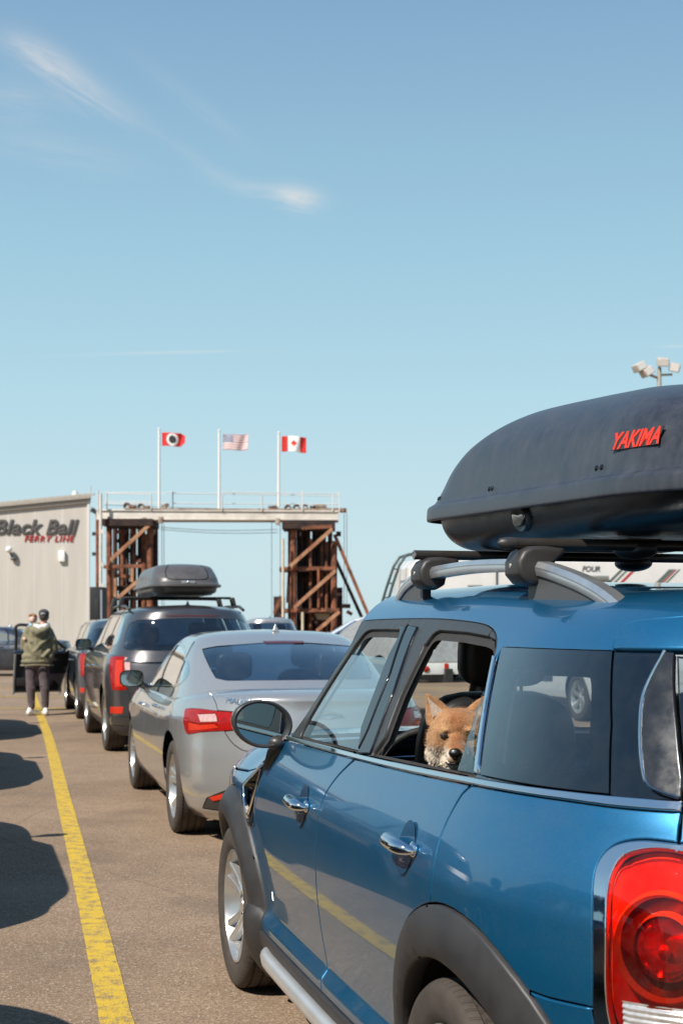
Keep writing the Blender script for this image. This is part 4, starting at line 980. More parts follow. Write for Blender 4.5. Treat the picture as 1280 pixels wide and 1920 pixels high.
    e=MB(); e.box((.62,0,.86),(.42,1.50,.24)); e.box((.30,0,.55),(.6,.22,.35)); e.build('dashboard',dark_trim,root,bevel=.05,seg=3)
    e=MB()
    pts=[(.33+.17*math.cos(a)*-.35,.40+.18*math.sin(a),.96+.17*math.cos(a)) for a in np.linspace(0,2*math.pi,33)]
    e.tube(pts,.015,10,caps=False)
    for a in (0,2.2,4.1): e.bar((.36,.40,.96),(.33-.06*math.cos(a),.40+.18*math.sin(a),.96+.17*math.cos(a)),.03,.015)
    e.bar((.36,.40,.96),(.60,.40,.88),.06,.06); e.build('steering_wheel',dark_trim,root,smooth=50)
    return root
def offset_poly(poly,d):
    P=np.array(poly);n=len(P);ar=.5*np.sum(P[:,0]*np.roll(P[:,1],-1)-np.roll(P[:,0],-1)*P[:,1]);sg=1 if ar>0 else -1;o=[]
    for i in range(n):
        a=P[i]-P[i-1];b=P[(i+1)%n]-P[i];a=a/max(np.hypot(*a),1e-9);b=b/max(np.hypot(*b),1e-9);t=a+b;l=np.hypot(*t)
        if l<1e-6: t=a;l=1
        t=t/l;k=min(1/max((t@a),.5),1.6);o.append(tuple(P[i]+np.array([t[1],-t[0]])*sg*d*k))
    return o
def frame_cut(c,a,b): return [p for p in c if a<=p[0]<=b]
def belt_lo_cut(c,a,b):
    f=lambda s:float(np.interp(s,[p[0] for p in c],[p[1] for p in c]))
    return [(a,f(a))]+[p for p in c if a<p[0]<b]+[(b,f(b))]
def clip_top(poly,z):
    out=[];n=len(poly)
    for i in range(n):
        a,b=poly[i],poly[(i+1)%n]
        if a[1]<=z: out.append(a)
        if (a[1]<=z)!=(b[1]<=z): t=(z-a[1])/(b[1]-a[1]); out.append((a[0]+(b[0]-a[0])*t,z))
    return out
def frame_on(sh,s,v):
    """point, along-car tangent (towards the tail), upward tangent, outward normal"""
    p=sh.pt([s],[v])[0];n=sh.nrm(np.array([s]),np.array([v]))[0];a=sh.pt([s+.01],[v])[0]-sh.pt([s-.01],[v])[0];a/=np.linalg.norm(a)
    b=np.cross(n,a);return Vector(p),Vector(a),Vector(b),Vector(n)
def place_on(o,sh,s,v,off=.001,side=1):
    p,a,b,n=frame_on(sh,s,v); M_=Matrix((a,b,n)).transposed().to_4x4(); M_.translation=p+n*off; o.matrix_local=M_
def door_handle(sh,s0,v0,parent,side):
    p,a,b,n=frame_on(sh,s0,v0)
    if b.z<0: b=-b
    Y=lambda q:(q.x,q.y*side,q.z)
    # flat oval behind the grip; the recess's shade is put into its darker blue
    e=MB(); k=20
    def cup(i,j):
        t=2*math.pi*i; r=j; x=.060*r*math.cos(t); y=.070*r*math.sin(t)
        q=p+a*(x+.0)+b*(y-.004)+n*(.0012-.0*(1-r*r)); return Y(q)
    e.grid(cup,k,5); e.build('handle_recess_shade',mat('recess_shade_blue',(.010,.075,.165),.12,.4,coat=1.0,coatr=.03),parent,smooth=60)
    e=MB(); path=[];rad=[]
    L_=.088
    for i in range(17):
        t=-1+i/8; path.append(Y(p+a*(L_*t)+n*(.008+.034*(1-t**4)*1.0)-b*(.004*t))); rad.append(max(.0165*(1-abs(t)**4)**.5,.004)+.003)
    e.tube(path,rad,14,flat=1.0)
    e.build('handle',chrome,parent,smooth=60)
    e=MB(); q=p+a*(L_*.80)+n*.006
    e.ball(Y(q),(.022,.010,.020),n=14,m=8); e.build('handle_base',chrome,parent,smooth=60)
def door_mirror(root,side):
    c=Vector((.60,.925,1.140)); e=MB(); k=22
    # housing: rounded shell, flat oval mouth towards the rear
    def hs(i,j):
        t=2*math.pi*i; u=j
        r=math.cos(u*math.pi/2)**.55 if u<1 else 0
        x=.115*math.sin(u*math.pi/2)
        y=.112*r*math.cos(t)*(1+.05*math.sin(t)); z=.088*r*(math.sin(t)+.10*math.cos(t))
        return (c.x+x,side*(c.y+y),c.z+z)
    e.grid(hs,32,14); h=e.build('door_mirror',black_gloss,root,smooth=60)
    e=MB()
    for (r0,x0),(r1,x1) in (((1.0,.0),(1.0,-.012)),((1.0,-.012),(.93,-.020)),((.93,-.020),(.86,-.016)),((.86,-.016),(.84,.004))):
        e.grid(lambda i,j:(c.x+x0+(x1-x0)*j,side*(c.y+.112*(r0+(r1-r0)*j)*math.cos(2*math.pi*i)*(1+.05*math.sin(2*math.pi*i))),c.z+.088*(r0+(r1-r0)*j)*(math.sin(2*math.pi*i)+.10*math.cos(2*math.pi*i))),36,2)
    e.build('mirror_rim',black_satin,h,smooth=50)
    e=MB(); yaw=R(-4)*side
    e.grid(lambda i,j:(c.x-.002+.095*j*math.cos(2*math.pi*i)*math.sin(yaw)*side,side*(c.y+.095*j*math.cos(2*math.pi*i)),c.z+.075*j*(math.sin(2*math.pi*i)+.10*math.cos(2*math.pi*i))),36,4)
    e.build('mirror_glass',mirror_glass,h,smooth=60)
    e=MB(); e.tube([(c.x+.02,side*(c.y-.085),c.z-.075),(c.x+.06,side*(c.y-.060),c.z-.115),(c.x+.11,side*(c.y-.050),c.z-.170)],[.036,.030,.022],14,flat=1.0)
    e.ball((c.x+.02,side*(c.y-.06),c.z-.07),(.045,.04,.03)); e.build('mirror_stalk',black_satin,h,smooth=60)
    return h
def tail_lamp(C1,sh,root,side):
    lens_m=glass('red_lens',(1.0,.24,.10),refl=.45,ior=1.5,dust=.04) if 'red_lens' not in bpy.data.materials else bpy.data.materials['red_lens']
    ring=C1.make('lamp_ring','tail_light',chrome,root,(side,))
    i=[k for k,r in enumerate(C1.reg) if r['name']=='lamp_lens'][0]
    sc,vc=4.758,.868
    bul=lambda s,v:.010+.020*(1-np.clip(((s-4.76)/.125)**2,0,1))*(1-np.clip(((v-.86)/.21)**4,0,1))
    C1.make('lamp_lens','lamp_lens',lens_m,ring,(side,),off=bul)
    bowl=lambda s,v:-.045+.035*np.clip(np.maximum(np.abs(s-4.76)/.118,np.abs(v-.855)/.205),0,1)**3
    C1.make('lamp_lens','reflector',mat('lamp_red',(1.0,.13,.05),.45,0,coat=.5,var=.12,scale=30),ring,(side,),off=bowl,plain=True)
    p,a,b,n=frame_on(sh,sc,vc)
    if b.z<0:b=-b
    Y=lambda q:(q.x,q.y*side,q.z)
    def ann(r0,r1,h0,h1,m_,nm,k=4):
        e=MB(); e.grid(lambda i_,j:Y(p+a*(r0+(r1-r0)*j)*math.cos(2*math.pi*i_)+b*(r0+(r1-r0)*j)*1.06*math.sin(2*math.pi*i_)+n*(h0+(h1-h0)*j)),56,k); e.build(nm,m_,ring,smooth=50)
    dk=mat('lamp_dark',(.12,.015,.012),.25,.2,coat=.6); og=mat('lamp_orange',(1.0,.55,.2),.3,.1,var=.12,scale=90)
    ann(.106,.099,-.020,-.004,og,'bright_ring'); ann(.099,.092,-.004,-.022,og,'bright_ring'); ann(.092,.066,-.022,-.034,dk,'dark_ring'); ann(.066,.060,-.034,-.006,og,'inner_ring'); ann(.060,.055,-.006,-.016,dk,'inner_ring')
    e=MB(); e.grid(lambda i_,j:Y(p+a*.056*j*math.cos(2*math.pi*i_)+b*.059*j*math.sin(2*math.pi*i_)+n*(-.034+.018*j*j)),40,8); e.build('lamp_bowl',mat('lamp_bowl',(.80,.20,.12),.10,.85,var=.3,scale=45),ring,smooth=60)
    e=MB(); e.grid(lambda i_,j:Y(p+a*.054*j*math.cos(2*math.pi*i_)+b*.057*j*math.sin(2*math.pi*i_)+n*(.004-.018*j*j)),40,8); e.build('bullseye_lens',lens_m,ring,smooth=60)
    e=MB(); e.ball(Y(p-n*.014-b*.008),(.012,.012,.016)); e.build('bulb',mat('lamp_bulb',(.9,.35,.2),.1,.2,coat=1.0),ring,smooth=60)
    # clear reversing lamp low in the lens
    e=MB(); 
    def rv(i,j):
        s=4.688+.172*i;v=.692+.072*j;pt=sh.pt([s],[v])[0];nn=sh.nrm(np.array([s]),np.array([v]))[0]
        rib=.0022*math.cos(j*6*2*math.pi); k=min(i,1-i,.08)/.08*min(j,1-j,.12)/.12
        return (pt[0]+nn[0]*(.026+rib+.006*k),side*(pt[1]+nn[1]*(.026+rib+.006*k)),pt[2])
    e.grid(rv,24,36); e.build('reversing_light',mat('lamp_clear_ribs',(.72,.68,.64),.12,.55,coat=1.0,var=.2,scale=60),ring,smooth=60)
def windscreen(sh,root):
    A=curve([(2.255,1.100),(2.345,1.230),(2.432,1.362),(2.469,1.454),(2.424,1.508)],step=.03);n=len(A)
    P=sh.pt([a[0] for a in A],[a[1] for a in A])
    top=lambda w:sh.pt([2.41],[1.508+(VT_-1.508)*(1-abs(w))])[0]
    VT_=1.45+.66
    def pane(i,j,off=0):
        t=i;w=-1+2*j
        k=t*(n-1);a=int(min(k,n-2));f=k-a;q=P[a]*(1-f)+P[a+1]*f
        tp=top(w);z=q[2]*(1-t)+t*tp[2]+ (1-w*w)*.0; x=q[0]+(1-w*w)*(.22*(1-t)+(tp[0]-P[-1][0])*t*0+.02*t)
        zz=q[2]+(tp[2]-P[-1][2])*t
        return (x,q[1]*w,zz)
    e=MB(); e.grid(pane,16,28); e.build('windscreen',glass_clear,root,smooth=80)
    e=MB(); e.grid(lambda i,j:(.50+.5*(i)+(1-(-1+2*j)**2)*.20*(1-i),(-1+2*j)*.82,1.10-.05*i),4,20); e.build('cowl',black_satin,root,smooth=60)
SCUTTLE=[(1.80,.995),(1.925,1.005),(1.955,.985),(1.845,.72),(1.79,.715),(1.70,.78),(1.66,.86)]
def scuttle_vent(ns,root):
    P0=np.array(SCUTTLE);c=P0.mean(0)
    def ringpts(k,off):
        q=c+(P0-c)*k; return ns.pt(q[:,0],q[:,1])+ns.nrm(q[:,0],q[:,1])*off
    for sd_ in (1,-1):
        rings=[ringpts(1.0,.0),ringpts(1.0,.010),ringpts(.86,.014),ringpts(.80,.004),ringpts(.80,-.03)]
        e=MB();m=len(P0);vs=[(p[0],p[1]*sd_,p[2]) for r in rings for p in r]
        fs=[(i*m+j,i*m+(j+1)%m,(i+1)*m+(j+1)%m,(i+1)*m+j) for i in range(len(rings)-1) for j in range(m)]+[tuple(4*m+j for j in range(m))]
        e.add(vs,fs); o=e.build('side_vent',black_gloss,root,bevel=.003,smooth=40)
        e=MB(); q=c+(P0-c)*.66;pp=ns.pt(q[:,0],q[:,1])+ns.nrm(q[:,0],q[:,1])*.010
        e.tube([(p[0],p[1]*sd_,p[2]) for p in list(pp)+[pp[0]]],.007,8,caps=False); e.build('vent_surround',chrome,o,smooth=60)
        e=MB(); q=[(1.73,.755),(1.80,.745),(1.81,.785),(1.725,.80)];q=np.array(q);pp=ns.pt(q[:,0],q[:,1]);nn=ns.nrm(q[:,0],q[:,1])
        vs=[tuple(p) for p in pp]+[tuple(p+n*.014) for p,n in zip(pp,nn)]; vs=[(x,y*sd_,z) for x,y,z in vs]
        e.add(vs,[(4,5,6,7),(0,1,5,4),(1,2,6,5),(2,3,7,6),(3,0,4,7)]); e.build('side_repeater',mat('repeater',(.75,.60,.48),.15,.3,coat=1.0),o,bevel=.003)
mini=build_mini()
# ------------------------------------------------------------------ other cars
SEDAN_LOW=[(.17,.17,2.25,1.2,-1.3,-2.34,.80,2.8,3.0),(.23,.23,2.34,1.2,-1.3,-2.44,.86,2.8,3.0),(.40,.40,2.40,1.2,-1.3,-2.53,.905,2.7,2.8),(.60,.60,2.41,1.2,-1.2,-2.55,.925,2.6,2.6),
 (.74,.74,2.38,1.2,-1.2,-2.53,.926,2.6,2.5),(.795,.795,2.34,1.2,-1.2,-2.515,.929,2.6,2.5),(.820,.820,2.31,1.2,-1.2,-2.495,.914,2.6,2.5),(.87,.87,2.25,1.15,-1.15,-2.475,.897,2.6,2.5),(.925,.925,2.14,1.1,-1.1,-2.478,.862,2.5,2.5),(.945,.942,2.08,1.1,-1.1,-2.455,.838,2.5,2.5),(.975,.962,1.95,1.1,-1.0,-2.38,.79,2.5,2.4),(1.05,.985,1.75,1.0,-1.0,-2.20,.66,2.4,2.3),(1.25,1.0,1.3,.8,-.8,-1.9,.40,2.2,2.2),(1.60,1.01,1.1,.6,-.6,-1.7,.0,2,2)]
def sedan_warp(x,y,z):
    sm=lambda a,b,q:np.clip((q-a)/(b-a),0,1)**2*(3-2*np.clip((q-a)/(b-a),0,1))
    k=sm(.55,.95,z)
    return z+k*(.085*sm(-.6,-2.4,x)-.13*sm(1.1,2.4,x))
SEDAN_TOP=[(.90,.90,1.30,.75,-.9,-2.10,.85,2.8,2.5),(.98,.98,1.10,.62,-.9,-1.98,.815,2.8,2.5),(1.12,1.12,.80,.42,-.8,-1.72,.765,2.8,2.5),(1.28,1.28,.44,.15,-.7,-1.36,.695,2.8,2.5),(1.36,1.36,.24,.02,-.6,-1.12,.645,2.8,2.5),(1.40,1.402,.12,-.05,-.55,-.98,.60,2.8,2.5),(1.44,1.43,.05,-.1,-.5,-.88,.53,2.6,2.4),(1.55,1.452,-.1,-.2,-.5,-.75,.36,2.2,2.3),(1.85,1.465,-.2,-.35,-.45,-.6,.0,2,2)]
SUV_LOW=[(.22,.22,2.3,1.2,-1.5,-2.30,.86,2.8,3.4),(.30,.30,2.40,1.2,-1.5,-2.42,.92,2.8,3.4),(.50,.50,2.46,1.2,-1.5,-2.50,.965,2.7,3.2),(.80,.80,2.47,1.2,-1.5,-2.50,.985,2.7,3.2),
 (1.00,1.00,2.42,1.2,-1.5,-2.46,.98,2.7,3.2),(1.10,1.10,2.30,1.2,-1.5,-2.43,.96,2.7,3.2),(1.16,1.16,2.15,1.1,-1.5,-2.40,.925,2.6,3.2),(1.20,1.18,2.0,1.1,-1.4,-2.34,.86,2.5,3),(1.36,1.19,1.6,.8,-1.2,-2.0,.5,2.2,2.4),(1.6,1.195,1.3,.6,-1,-1.7,0,2,2)]
SUV_TOP=[(1.08,1.08,1.45,.9,-1.5,-2.46,.935,2.8,3.4),(1.16,1.16,1.30,.8,-1.5,-2.42,.905,2.8,3.4),(1.32,1.32,1.02,.55,-1.4,-2.34,.845,2.8,3.2),(1.52,1.52,.68,.35,-1.3,-2.22,.765,2.8,3.0),(1.62,1.62,.50,.25,-1.3,-2.18,.715,2.8,3.0),(1.67,1.67,.38,.15,-1.3,-2.16,.665,2.8,3.0),(1.72,1.70,.25,.05,-1.2,-2.10,.58,2.6,2.8),(1.85,1.73,.1,0,-1.2,-1.95,.36,2.2,2.4),(2.15,1.745,-.1,-.1,-1,-1.7,0,2,2)]
def xs(sh,pts):
    """(x,v) corners on the car's side -> (arc length, v)"""
    return [(s_at_x(sh,x,v),v) for x,v in pts]
def hole_arch(sh,cx,r,cz,zmin=.17,n=30):
    o=[]
    for t in np.linspace(-.35,math.pi+.35,n):
        x=cx+r*math.cos(t);z=max(cz+r*math.sin(t),zmin)
        if t<0 or t>math.pi: x=cx+r*(1 if t<0 else -1)
        o.append((s_at_x(sh,x,z),z))
    return o
red_lamp=mat('red_lamp',(.30,.006,.004),.25,coat=.35,coatr=.05,spec=.2,var=.25,scale=25)
red_lamp2=mat('orange_red_lamp',(.55,.03,.010),.25,coat=.3,coatr=.05,spec=.2,var=.15,scale=40)
def shell_of(kind):
    if kind=='sedan': return LoftShell(SEDAN_LOW,3,sedan_warp),LoftShell(SEDAN_TOP,0)
    return LoftShell(SUV_LOW,3),LoftShell(SUV_TOP,0)
def build_car(kind,name,label,loc,rot,pm,group=None,trim=chrome,rim=None,open_door=False,glass_m=None,cat='car'):
    root=thing(name,label,cat,loc,rot,group); low,top=shell_of(kind); SM,ST=low.smax,top.smax; LR=(1,-1); gm=glass_m or glass_dark
    sed=kind=='sedan'; ax=1.415 if sed else 1.45; wr,cz=(.335,.335) if sed else (.375,.375)
    ar=wr+.055
    X=lambda pts:xs(low,pts)
    if sed:
        fs=curve(X([(.98,.86),(.99,.70),(.95,.45),(.92,.25)]));ms=curve(X([(.10,.91),(.13,.70),(.10,.45),(.08,.25)]));rs=curve(X([(-.93,.93),(-.80,.80),(-.78,.66),(-.98,.42),(-1.0,.25)]))
        topv=.955;light=curve([(4.785,.848),(4.853,.863),(5.02,.862),(5.213,.853),(5.403,.846),(5.50,.842),(5.50,.765),(5.402,.757),(5.307,.748),(5.08,.735),(4.874,.719),(4.815,.770)],closed=True,step=.02)
        clear=[(5.007,.828),(5.213,.834),(5.244,.796),(5.072,.790)]
        core=[(4.90,.785),(5.06,.775),(5.22,.783),(5.26,.765),(5.08,.748),(4.90,.738)]
        trunk=curve([(4.93,1.03),(4.977,.99),(5.14,.94),(5.210,.893),(5.235,.85),(5.290,.768),(5.338,.716),(5.42,.668),(5.55,.645),(SM,.64)])
        trunk=trunk+[(SM,1.02)]
        refl=[(5.13,.338),(5.34,.392),(5.34,.352),(5.17,.315)]
    else:
        fs=curve(X([(1.12,1.10),(1.10,.80),(.98,.50),(.95,.30)]));ms=curve(X([(.08,1.12),(.08,.80),(.06,.50),(.05,.30)]));rs=curve(X([(-1.02,1.12),(-.98,.95),(-.92,.78),(-1.0,.50),(-1.0,.30)]))
        topv=1.14;light=[(5.047,1.128),(5.18,1.138),(5.382,1.136),(5.40,1.05),(5.429,.918),(5.452,.76),(5.32,.748),(5.191,.75),(5.12,.92)]
        clear=[(5.384,1.128),(5.47,1.118),(5.50,.93),(5.432,.92)]
        core=[(5.24,1.10),(5.36,1.10),(5.385,.95),(5.40,.80),(5.26,.79)]
        trunk=[(5.40,1.17),(5.44,.95),(5.47,.72),(5.52,.62),(SM,.60),(SM,1.17)]
        refl=[(5.105,.555),(5.39,.565),(5.37,.485),(5.08,.475)]
    zb=.25 if sed else .34
    def toppath(a,b): return [(s,topv) for s in np.linspace(a,b,14)]
    sX=lambda x:s_at_x(low,x,topv)
    fa,ma,ra=fs[0][0],ms[0][0],rs[0][0]
    tailx=[(4.55,zb),(SM,zb)]
    lowreg=[dict(name='hole',poly=hole_arch(low,-ax,ar,cz)),dict(name='hole',poly=hole_arch(low,ax,ar,cz)),
      dict(name='light_core',poly=core,off=.004,gap=0,lip=0),dict(name='clear_lamp',poly=clear,off=.004,gap=0,lip=0),dict(name='light',poly=light,off=.004,gap=.002,lip=.008),dict(name='reflector',poly=refl,off=.004,gap=0,lip=.004),
      dict(name='front_door',poly=toppath(fa,ma)+ms+[(ms[-1][0],zb),(fs[-1][0],zb)]+fs[::-1]),
      dict(name='rear_door',poly=toppath(ma,ra)+rs+[(rs[-1][0],zb),(ms[-1][0],zb)]+ms[::-1]),
      dict(name='trunk',poly=trunk),
      dict(name='diffuser',poly=([(5.02,.25),(5.10,.335),(5.30,.40),(SM,.42),(SM,.25)] if sed else [(5.05,.34),(5.12,.45),(SM,.47),(SM,.34)]),off=-.004,gap=.002,lip=.006),
      dict(name='sill',poly=[(.0,zb),(SM,zb),(SM,.17),(0,.17)],gap=0,lip=0),
      dict(name='plate',poly=[(SM-.20,.78 if not sed else .63),(SM,.78 if not sed else .63),(SM,.90 if not sed else .53),(SM-.20,.90 if not sed else .53)][::1],off=.004),
      dict(name='headlight',poly=[(s,v) for s,v in ((.55,.62+(.2 if not sed else 0)),(1.15,.70+(.2 if not sed else 0)),(1.10,.80+(.18 if not sed else 0)),(.55,.74+(.2 if not sed else 0)))],off=.004,gap=0,lip=0),
      dict(name='body',poly=[(0,.17),(SM,.17),(SM,1.6),(0,1.6)],gap=0,lip=0)]
    CL=Cut(low,lowreg,0,SM,.17,1.6,ds=.06,dv=.04)
    body=CL.make('body','body',pm,root,LR); tr=CL.make('trunk','boot_lid' if sed else 'tailgate',pm,root,LR)
    CL.make('sill','skirt',pm if sed else plastic_clad,root,LR)
    CL.make('plate','number_plate',mat('plate_white',(.7,.7,.68),.4,var=.1,scale=60),root,LR)
    doors={}
    for sd_ in LR:
        CL.make('diffuser','diffuser',black_satin,root,(sd_,)); l=CL.make('light','tail_light',red_lamp,root,(sd_,)); CL.make('light_core','light_core',red_lamp2,l,(sd_,)); CL.make('clear_lamp','clear_lamp',mat('lamp_pink',(.55,.33,.30),.15,coat=.8,var=.2,scale=40),l,(sd_,)); CL.make('reflector','reflector',red_lamp2,root,(sd_,))
        CL.make('headlight','headlight',white_lamp,root,(sd_,))
        doors[sd_]=(None if open_door and sd_>0 else CL.make('front_door','front_door',pm,root,(sd_,)),CL.make('rear_door','rear_door',pm,root,(sd_,)))
    T=lambda pts:xs(top,pts)
    if sed:
        dlo=curve([(.80,.955),(.35,.975),(-.1,.99),(-.6,1.01),(-.99,1.045),(-1.10,1.085),(-1.13,1.13),(-.99,1.212),(-.80,1.26),(-.50,1.318),(-.20,1.347),(.02,1.350),(.14,1.325),(.36,1.21),(.62,1.06)],closed=True,step=.04)
        inn=curve([(.72,.978),(.35,.995),(-.1,1.01),(-.6,1.03),(-.97,1.065),(-1.065,1.097),(-1.075,1.13),(-.95,1.197),(-.78,1.243),(-.49,1.30),(-.20,1.329),(.0,1.332),(.11,1.308),(.31,1.20),(.55,1.06)],closed=True,step=.04)
        posts=[[(.07,.95),(-.01,.95),(-.02,1.37),(.04,1.37)],[(-.78,.95),(-.82,.95),(-.72,1.37),(-.69,1.37)]]
        rg=curve([(3.365,1.320),(3.55,1.218),(3.715,1.115)])+[(3.835,1.100),(4.1,1.104),(ST,1.106)]+curve([(ST,1.372),(4.3,1.369),(3.95,1.357),(3.6,1.342)])
        brk=[(4.22,1.375),(ST,1.378),(ST,1.362),(4.26,1.360)]
    else:
        dlo=curve([(1.00,1.175),(.4,1.19),(-.4,1.205),(-1.4,1.225),(-1.80,1.265),(-1.86,1.32),(-1.72,1.50),(-1.62,1.585),(-1.3,1.612),(-.3,1.63),(.28,1.620),(.42,1.58),(.66,1.42)],closed=True,step=.05)
        inn=curve([(.92,1.195),(.4,1.208),(-.4,1.223),(-1.4,1.243),(-1.72,1.275),(-1.77,1.32),(-1.66,1.48),(-1.57,1.56),(-1.3,1.59),(-.3,1.608),(.24,1.60),(.36,1.56),(.58,1.42)],closed=True,step=.05)
        posts=[[(.10,1.1),(0,1.1),(-.02,1.65),(.06,1.65)],[(-.95,1.1),(-1.05,1.1),(-1.05,1.65),(-.97,1.65)]]
        rg=curve([(4.335,1.520),(4.31,1.435),(4.345,1.235)])+[(4.42,1.212),(4.8,1.205),(ST,1.203)]+curve([(ST,1.578),(4.83,1.573),(4.50,1.560)])
        brk=[(4.9,1.612),(ST,1.615),(ST,1.600),(4.93,1.598)]
    ws=[(0,top.vmin+.05),(s_at_x(top,.95 if sed else 1.15,1.0 if sed else 1.2)-.30,top.vmin+.05)]
    wsz=1.37 if sed else 1.62
    ws=[(0,top.vmin+.05),(.60,top.vmin+.05),(.78,wsz-.10),(.80,wsz),(0,wsz)]
    topreg=[dict(name='post',poly=T(p),off=.002,gap=0,lip=0) for p in posts]+[dict(name='brake',poly=brk,off=.006,gap=0,lip=.006),
      dict(name='rear_window',poly=rg,off=-.003,gap=.003,lip=.006),
      dict(name='side_window',poly=T(inn),off=-.004,gap=0,lip=0),dict(name='trim',poly=T(dlo),off=.003,gap=0,lip=.008),
      dict(name='windscreen',poly=ws,gap=.002,lip=.006),
      dict(name='roof',poly=[(0,top.vmin),(ST,top.vmin),(ST,top.vmax),(0,top.vmax)],gap=0,lip=0)]
    CT=Cut(top,topreg,0,ST,top.vmin,top.vmax,ds=.05,dv=.03)
    CT.make('roof','roof',pm,root,LR); CT.make('rear_window','rear_window',gm,root,LR); CT.make('windscreen','windscreen',glass_clear,root,LR); CT.make('brake','brake_light',mat('dark_red',(.10,.012,.012),.2,coat=1),root,LR)
    for sd_ in LR:
        CT.make('side_window','side_window',gm,root,(sd_,)); CT.make('trim','window_trim',trim,root,(sd_,)); CT.make('post','door_post',black_gloss,root,(sd_,))
    # handles, mirrors, wheels, cabin
    hz=(.835,.865) if sed else (.97,1.0)
    for sd_ in LR:
        for (x,z,d) in ((.30,hz[0],doors[sd_][0]),(-.62,hz[1],doors[sd_][1])):
            if d is None: continue
            p,a,b,n=frame_on(low,s_at_x(low,x,z),z);e=MB();Y=lambda q:(q.x,q.y*sd_,q.z)
            e.tube([Y(p+a*(.09*t)+n*(.006+.03*(1-t**4))) for t in np.linspace(-1,1,11)],[.006]+[.014]*9+[.006],10);e.build('handle',chrome,d,smooth=60)
        if not(open_door and sd_>0): car_mirror(root,pm,sd_,.86 if sed else 1.00,(.955 if sed else 1.02),1.03 if sed else 1.24,.9 if sed else 1.12)
    for x in (-ax,ax):
        for sd_ in LR: make_wheel(('wheel','rim'),wr,.225,wr*.70,root,(x,sd_*(.785 if sed else .84),wr),SEDAN_RIM if sed else SUV_RIM,tyre_m,rim or rim_silver,sd_)
    e=MB(); wy=.70 if sed else .74
    e.box((0,0,.33),(4.0,2*wy-.3,.22)); e.box((-.1,0,.42),(1.9,2*wy,.06))
    for x in (-ax,ax):
        e.box((x,0,.55),(ar*2+.1,1.15,.5))
    e.box((-2.0,0,.62),(.5,1.3,.4)); e.build('underbody',black_hole,root)
    zf=.44 if sed else .62
    for sd_ in LR: make_seat(root,(-.02,sd_*.38,zf),.50,'front_seat',back_h=.60)
    make_seat(root,(-.92,0,zf),1.28,'rear_bench',back_h=.54)
    e=MB(); e.box((.80,0,zf+.32),(.5,1.35,.2)); e.box((-.3,0,zf-.12),(2.6,1.5,.04)); e.build('dashboard',dark_trim,root,bevel=.04)
    if sed:
        e=MB(); e.box((-1.52,0,.985),(.55,1.15,.03)); e.build('parcel_shelf',dark_trim,root)
    # shark-fin aerial
    e=MB(); x0=-.72 if sed else -1.75; z0=top.pt([ST],[1.62 if sed else 1.9])[0][2] if False else (1.447 if sed else 1.728)
    vs=[(x0+.11,0,z0),(x0-.07,.03,z0),(x0-.07,-.03,z0),(x0-.05,0,z0+.072)]
    e.add(vs,[(0,1,3),(1,2,3),(2,0,3),(0,2,1)]); e.build('aerial',pm if sed else black_gloss,root,bevel=.008,smooth=60)
    return root
def car_mirror(root,pm,sd_,x,y,z,zfoot,yaw=0):
    e=MB()
    def hs(i,j):
        t=2*math.pi*i;sg=lambda q,p:math.copysign(abs(q)**p,q);r=math.cos(j*math.pi/2)**.5
        return (x+.10*math.sin(j*math.pi/2),sd_*(y+.105*r*sg(math.cos(t),.6)),z+.075*r*sg(math.sin(t),.6))
    e.grid(hs,28,8);h=e.build('door_mirror',pm,root,smooth=60)
    e=MB();e.grid(lambda i,j:(x-.002,sd_*(y+.093*j*math.copysign(abs(math.cos(2*math.pi*i))**.6,math.cos(2*math.pi*i))),z+.064*j*math.copysign(abs(math.sin(2*math.pi*i))**.6,math.sin(2*math.pi*i))),28,3);e.build('mirror_glass',mirror_glass,h)
    e=MB();e.tube([(x+.03,sd_*(y-.08),z-.05),(x+.06,sd_*(y-.15),z-.09)],[.028,.03],8);e.build('mirror_stalk',black_satin,h,smooth=60)
    return h
silver_paint=paint('silver_paint',(.47,.455,.435),metal=.62,rough=.27,flake=.15,dust=.12)
grey_paint=paint('dark_grey_paint',(.085,.082,.086),metal=.6,rough=.30,flake=.2,dust=.18)
slate_paint=paint('slate_blue_paint',(.06,.085,.12),metal=.6,rough=.30,flake=.15,dust=.15)
white_paint=paint('white_paint',(.62,.62,.62),metal=0,rough=.35,flake=0,dust=.08)
navy_paint=paint('navy_paint',(.045,.055,.075),metal=.5,rough=.3,flake=.1,dust=.2)
sedan=build_car('sedan','sedan','silver four-door sedan with red tail lights, stopped ahead of the blue hatchback',(-.70615,11.78886,0),R(104.2),silver_paint)
t=text_mesh('MALIBU',.062,.002,chrome,'lettering',sedan,sx=1.05,space=1.05)
_l,_t=shell_of('sedan'); p,a,b,n=frame_on(_l,5.31,.893); M_=Matrix((a,b,n)).transposed().to_4x4(); M_.translation=p+n*.002; t.matrix_local=M_
e=MB(); e.tube([(-2.50,.10*math.cos(q),.90+.03*math.sin(q)) for q in np.linspace(0,2*math.pi,5)],.008,6); e.build('badge',chrome,sedan)
suv=build_car('suv','suv','dark grey SUV carrying a charcoal roof box, ahead of the silver sedan',(-2.2785,18.4929,0),R(104.5),grey_paint)
far_suv=build_car('suv','crossover','slate blue crossover with its driver door swung open beside the standing man',(-3.74,24.15,0),R(104.5),slate_paint,open_door=True)
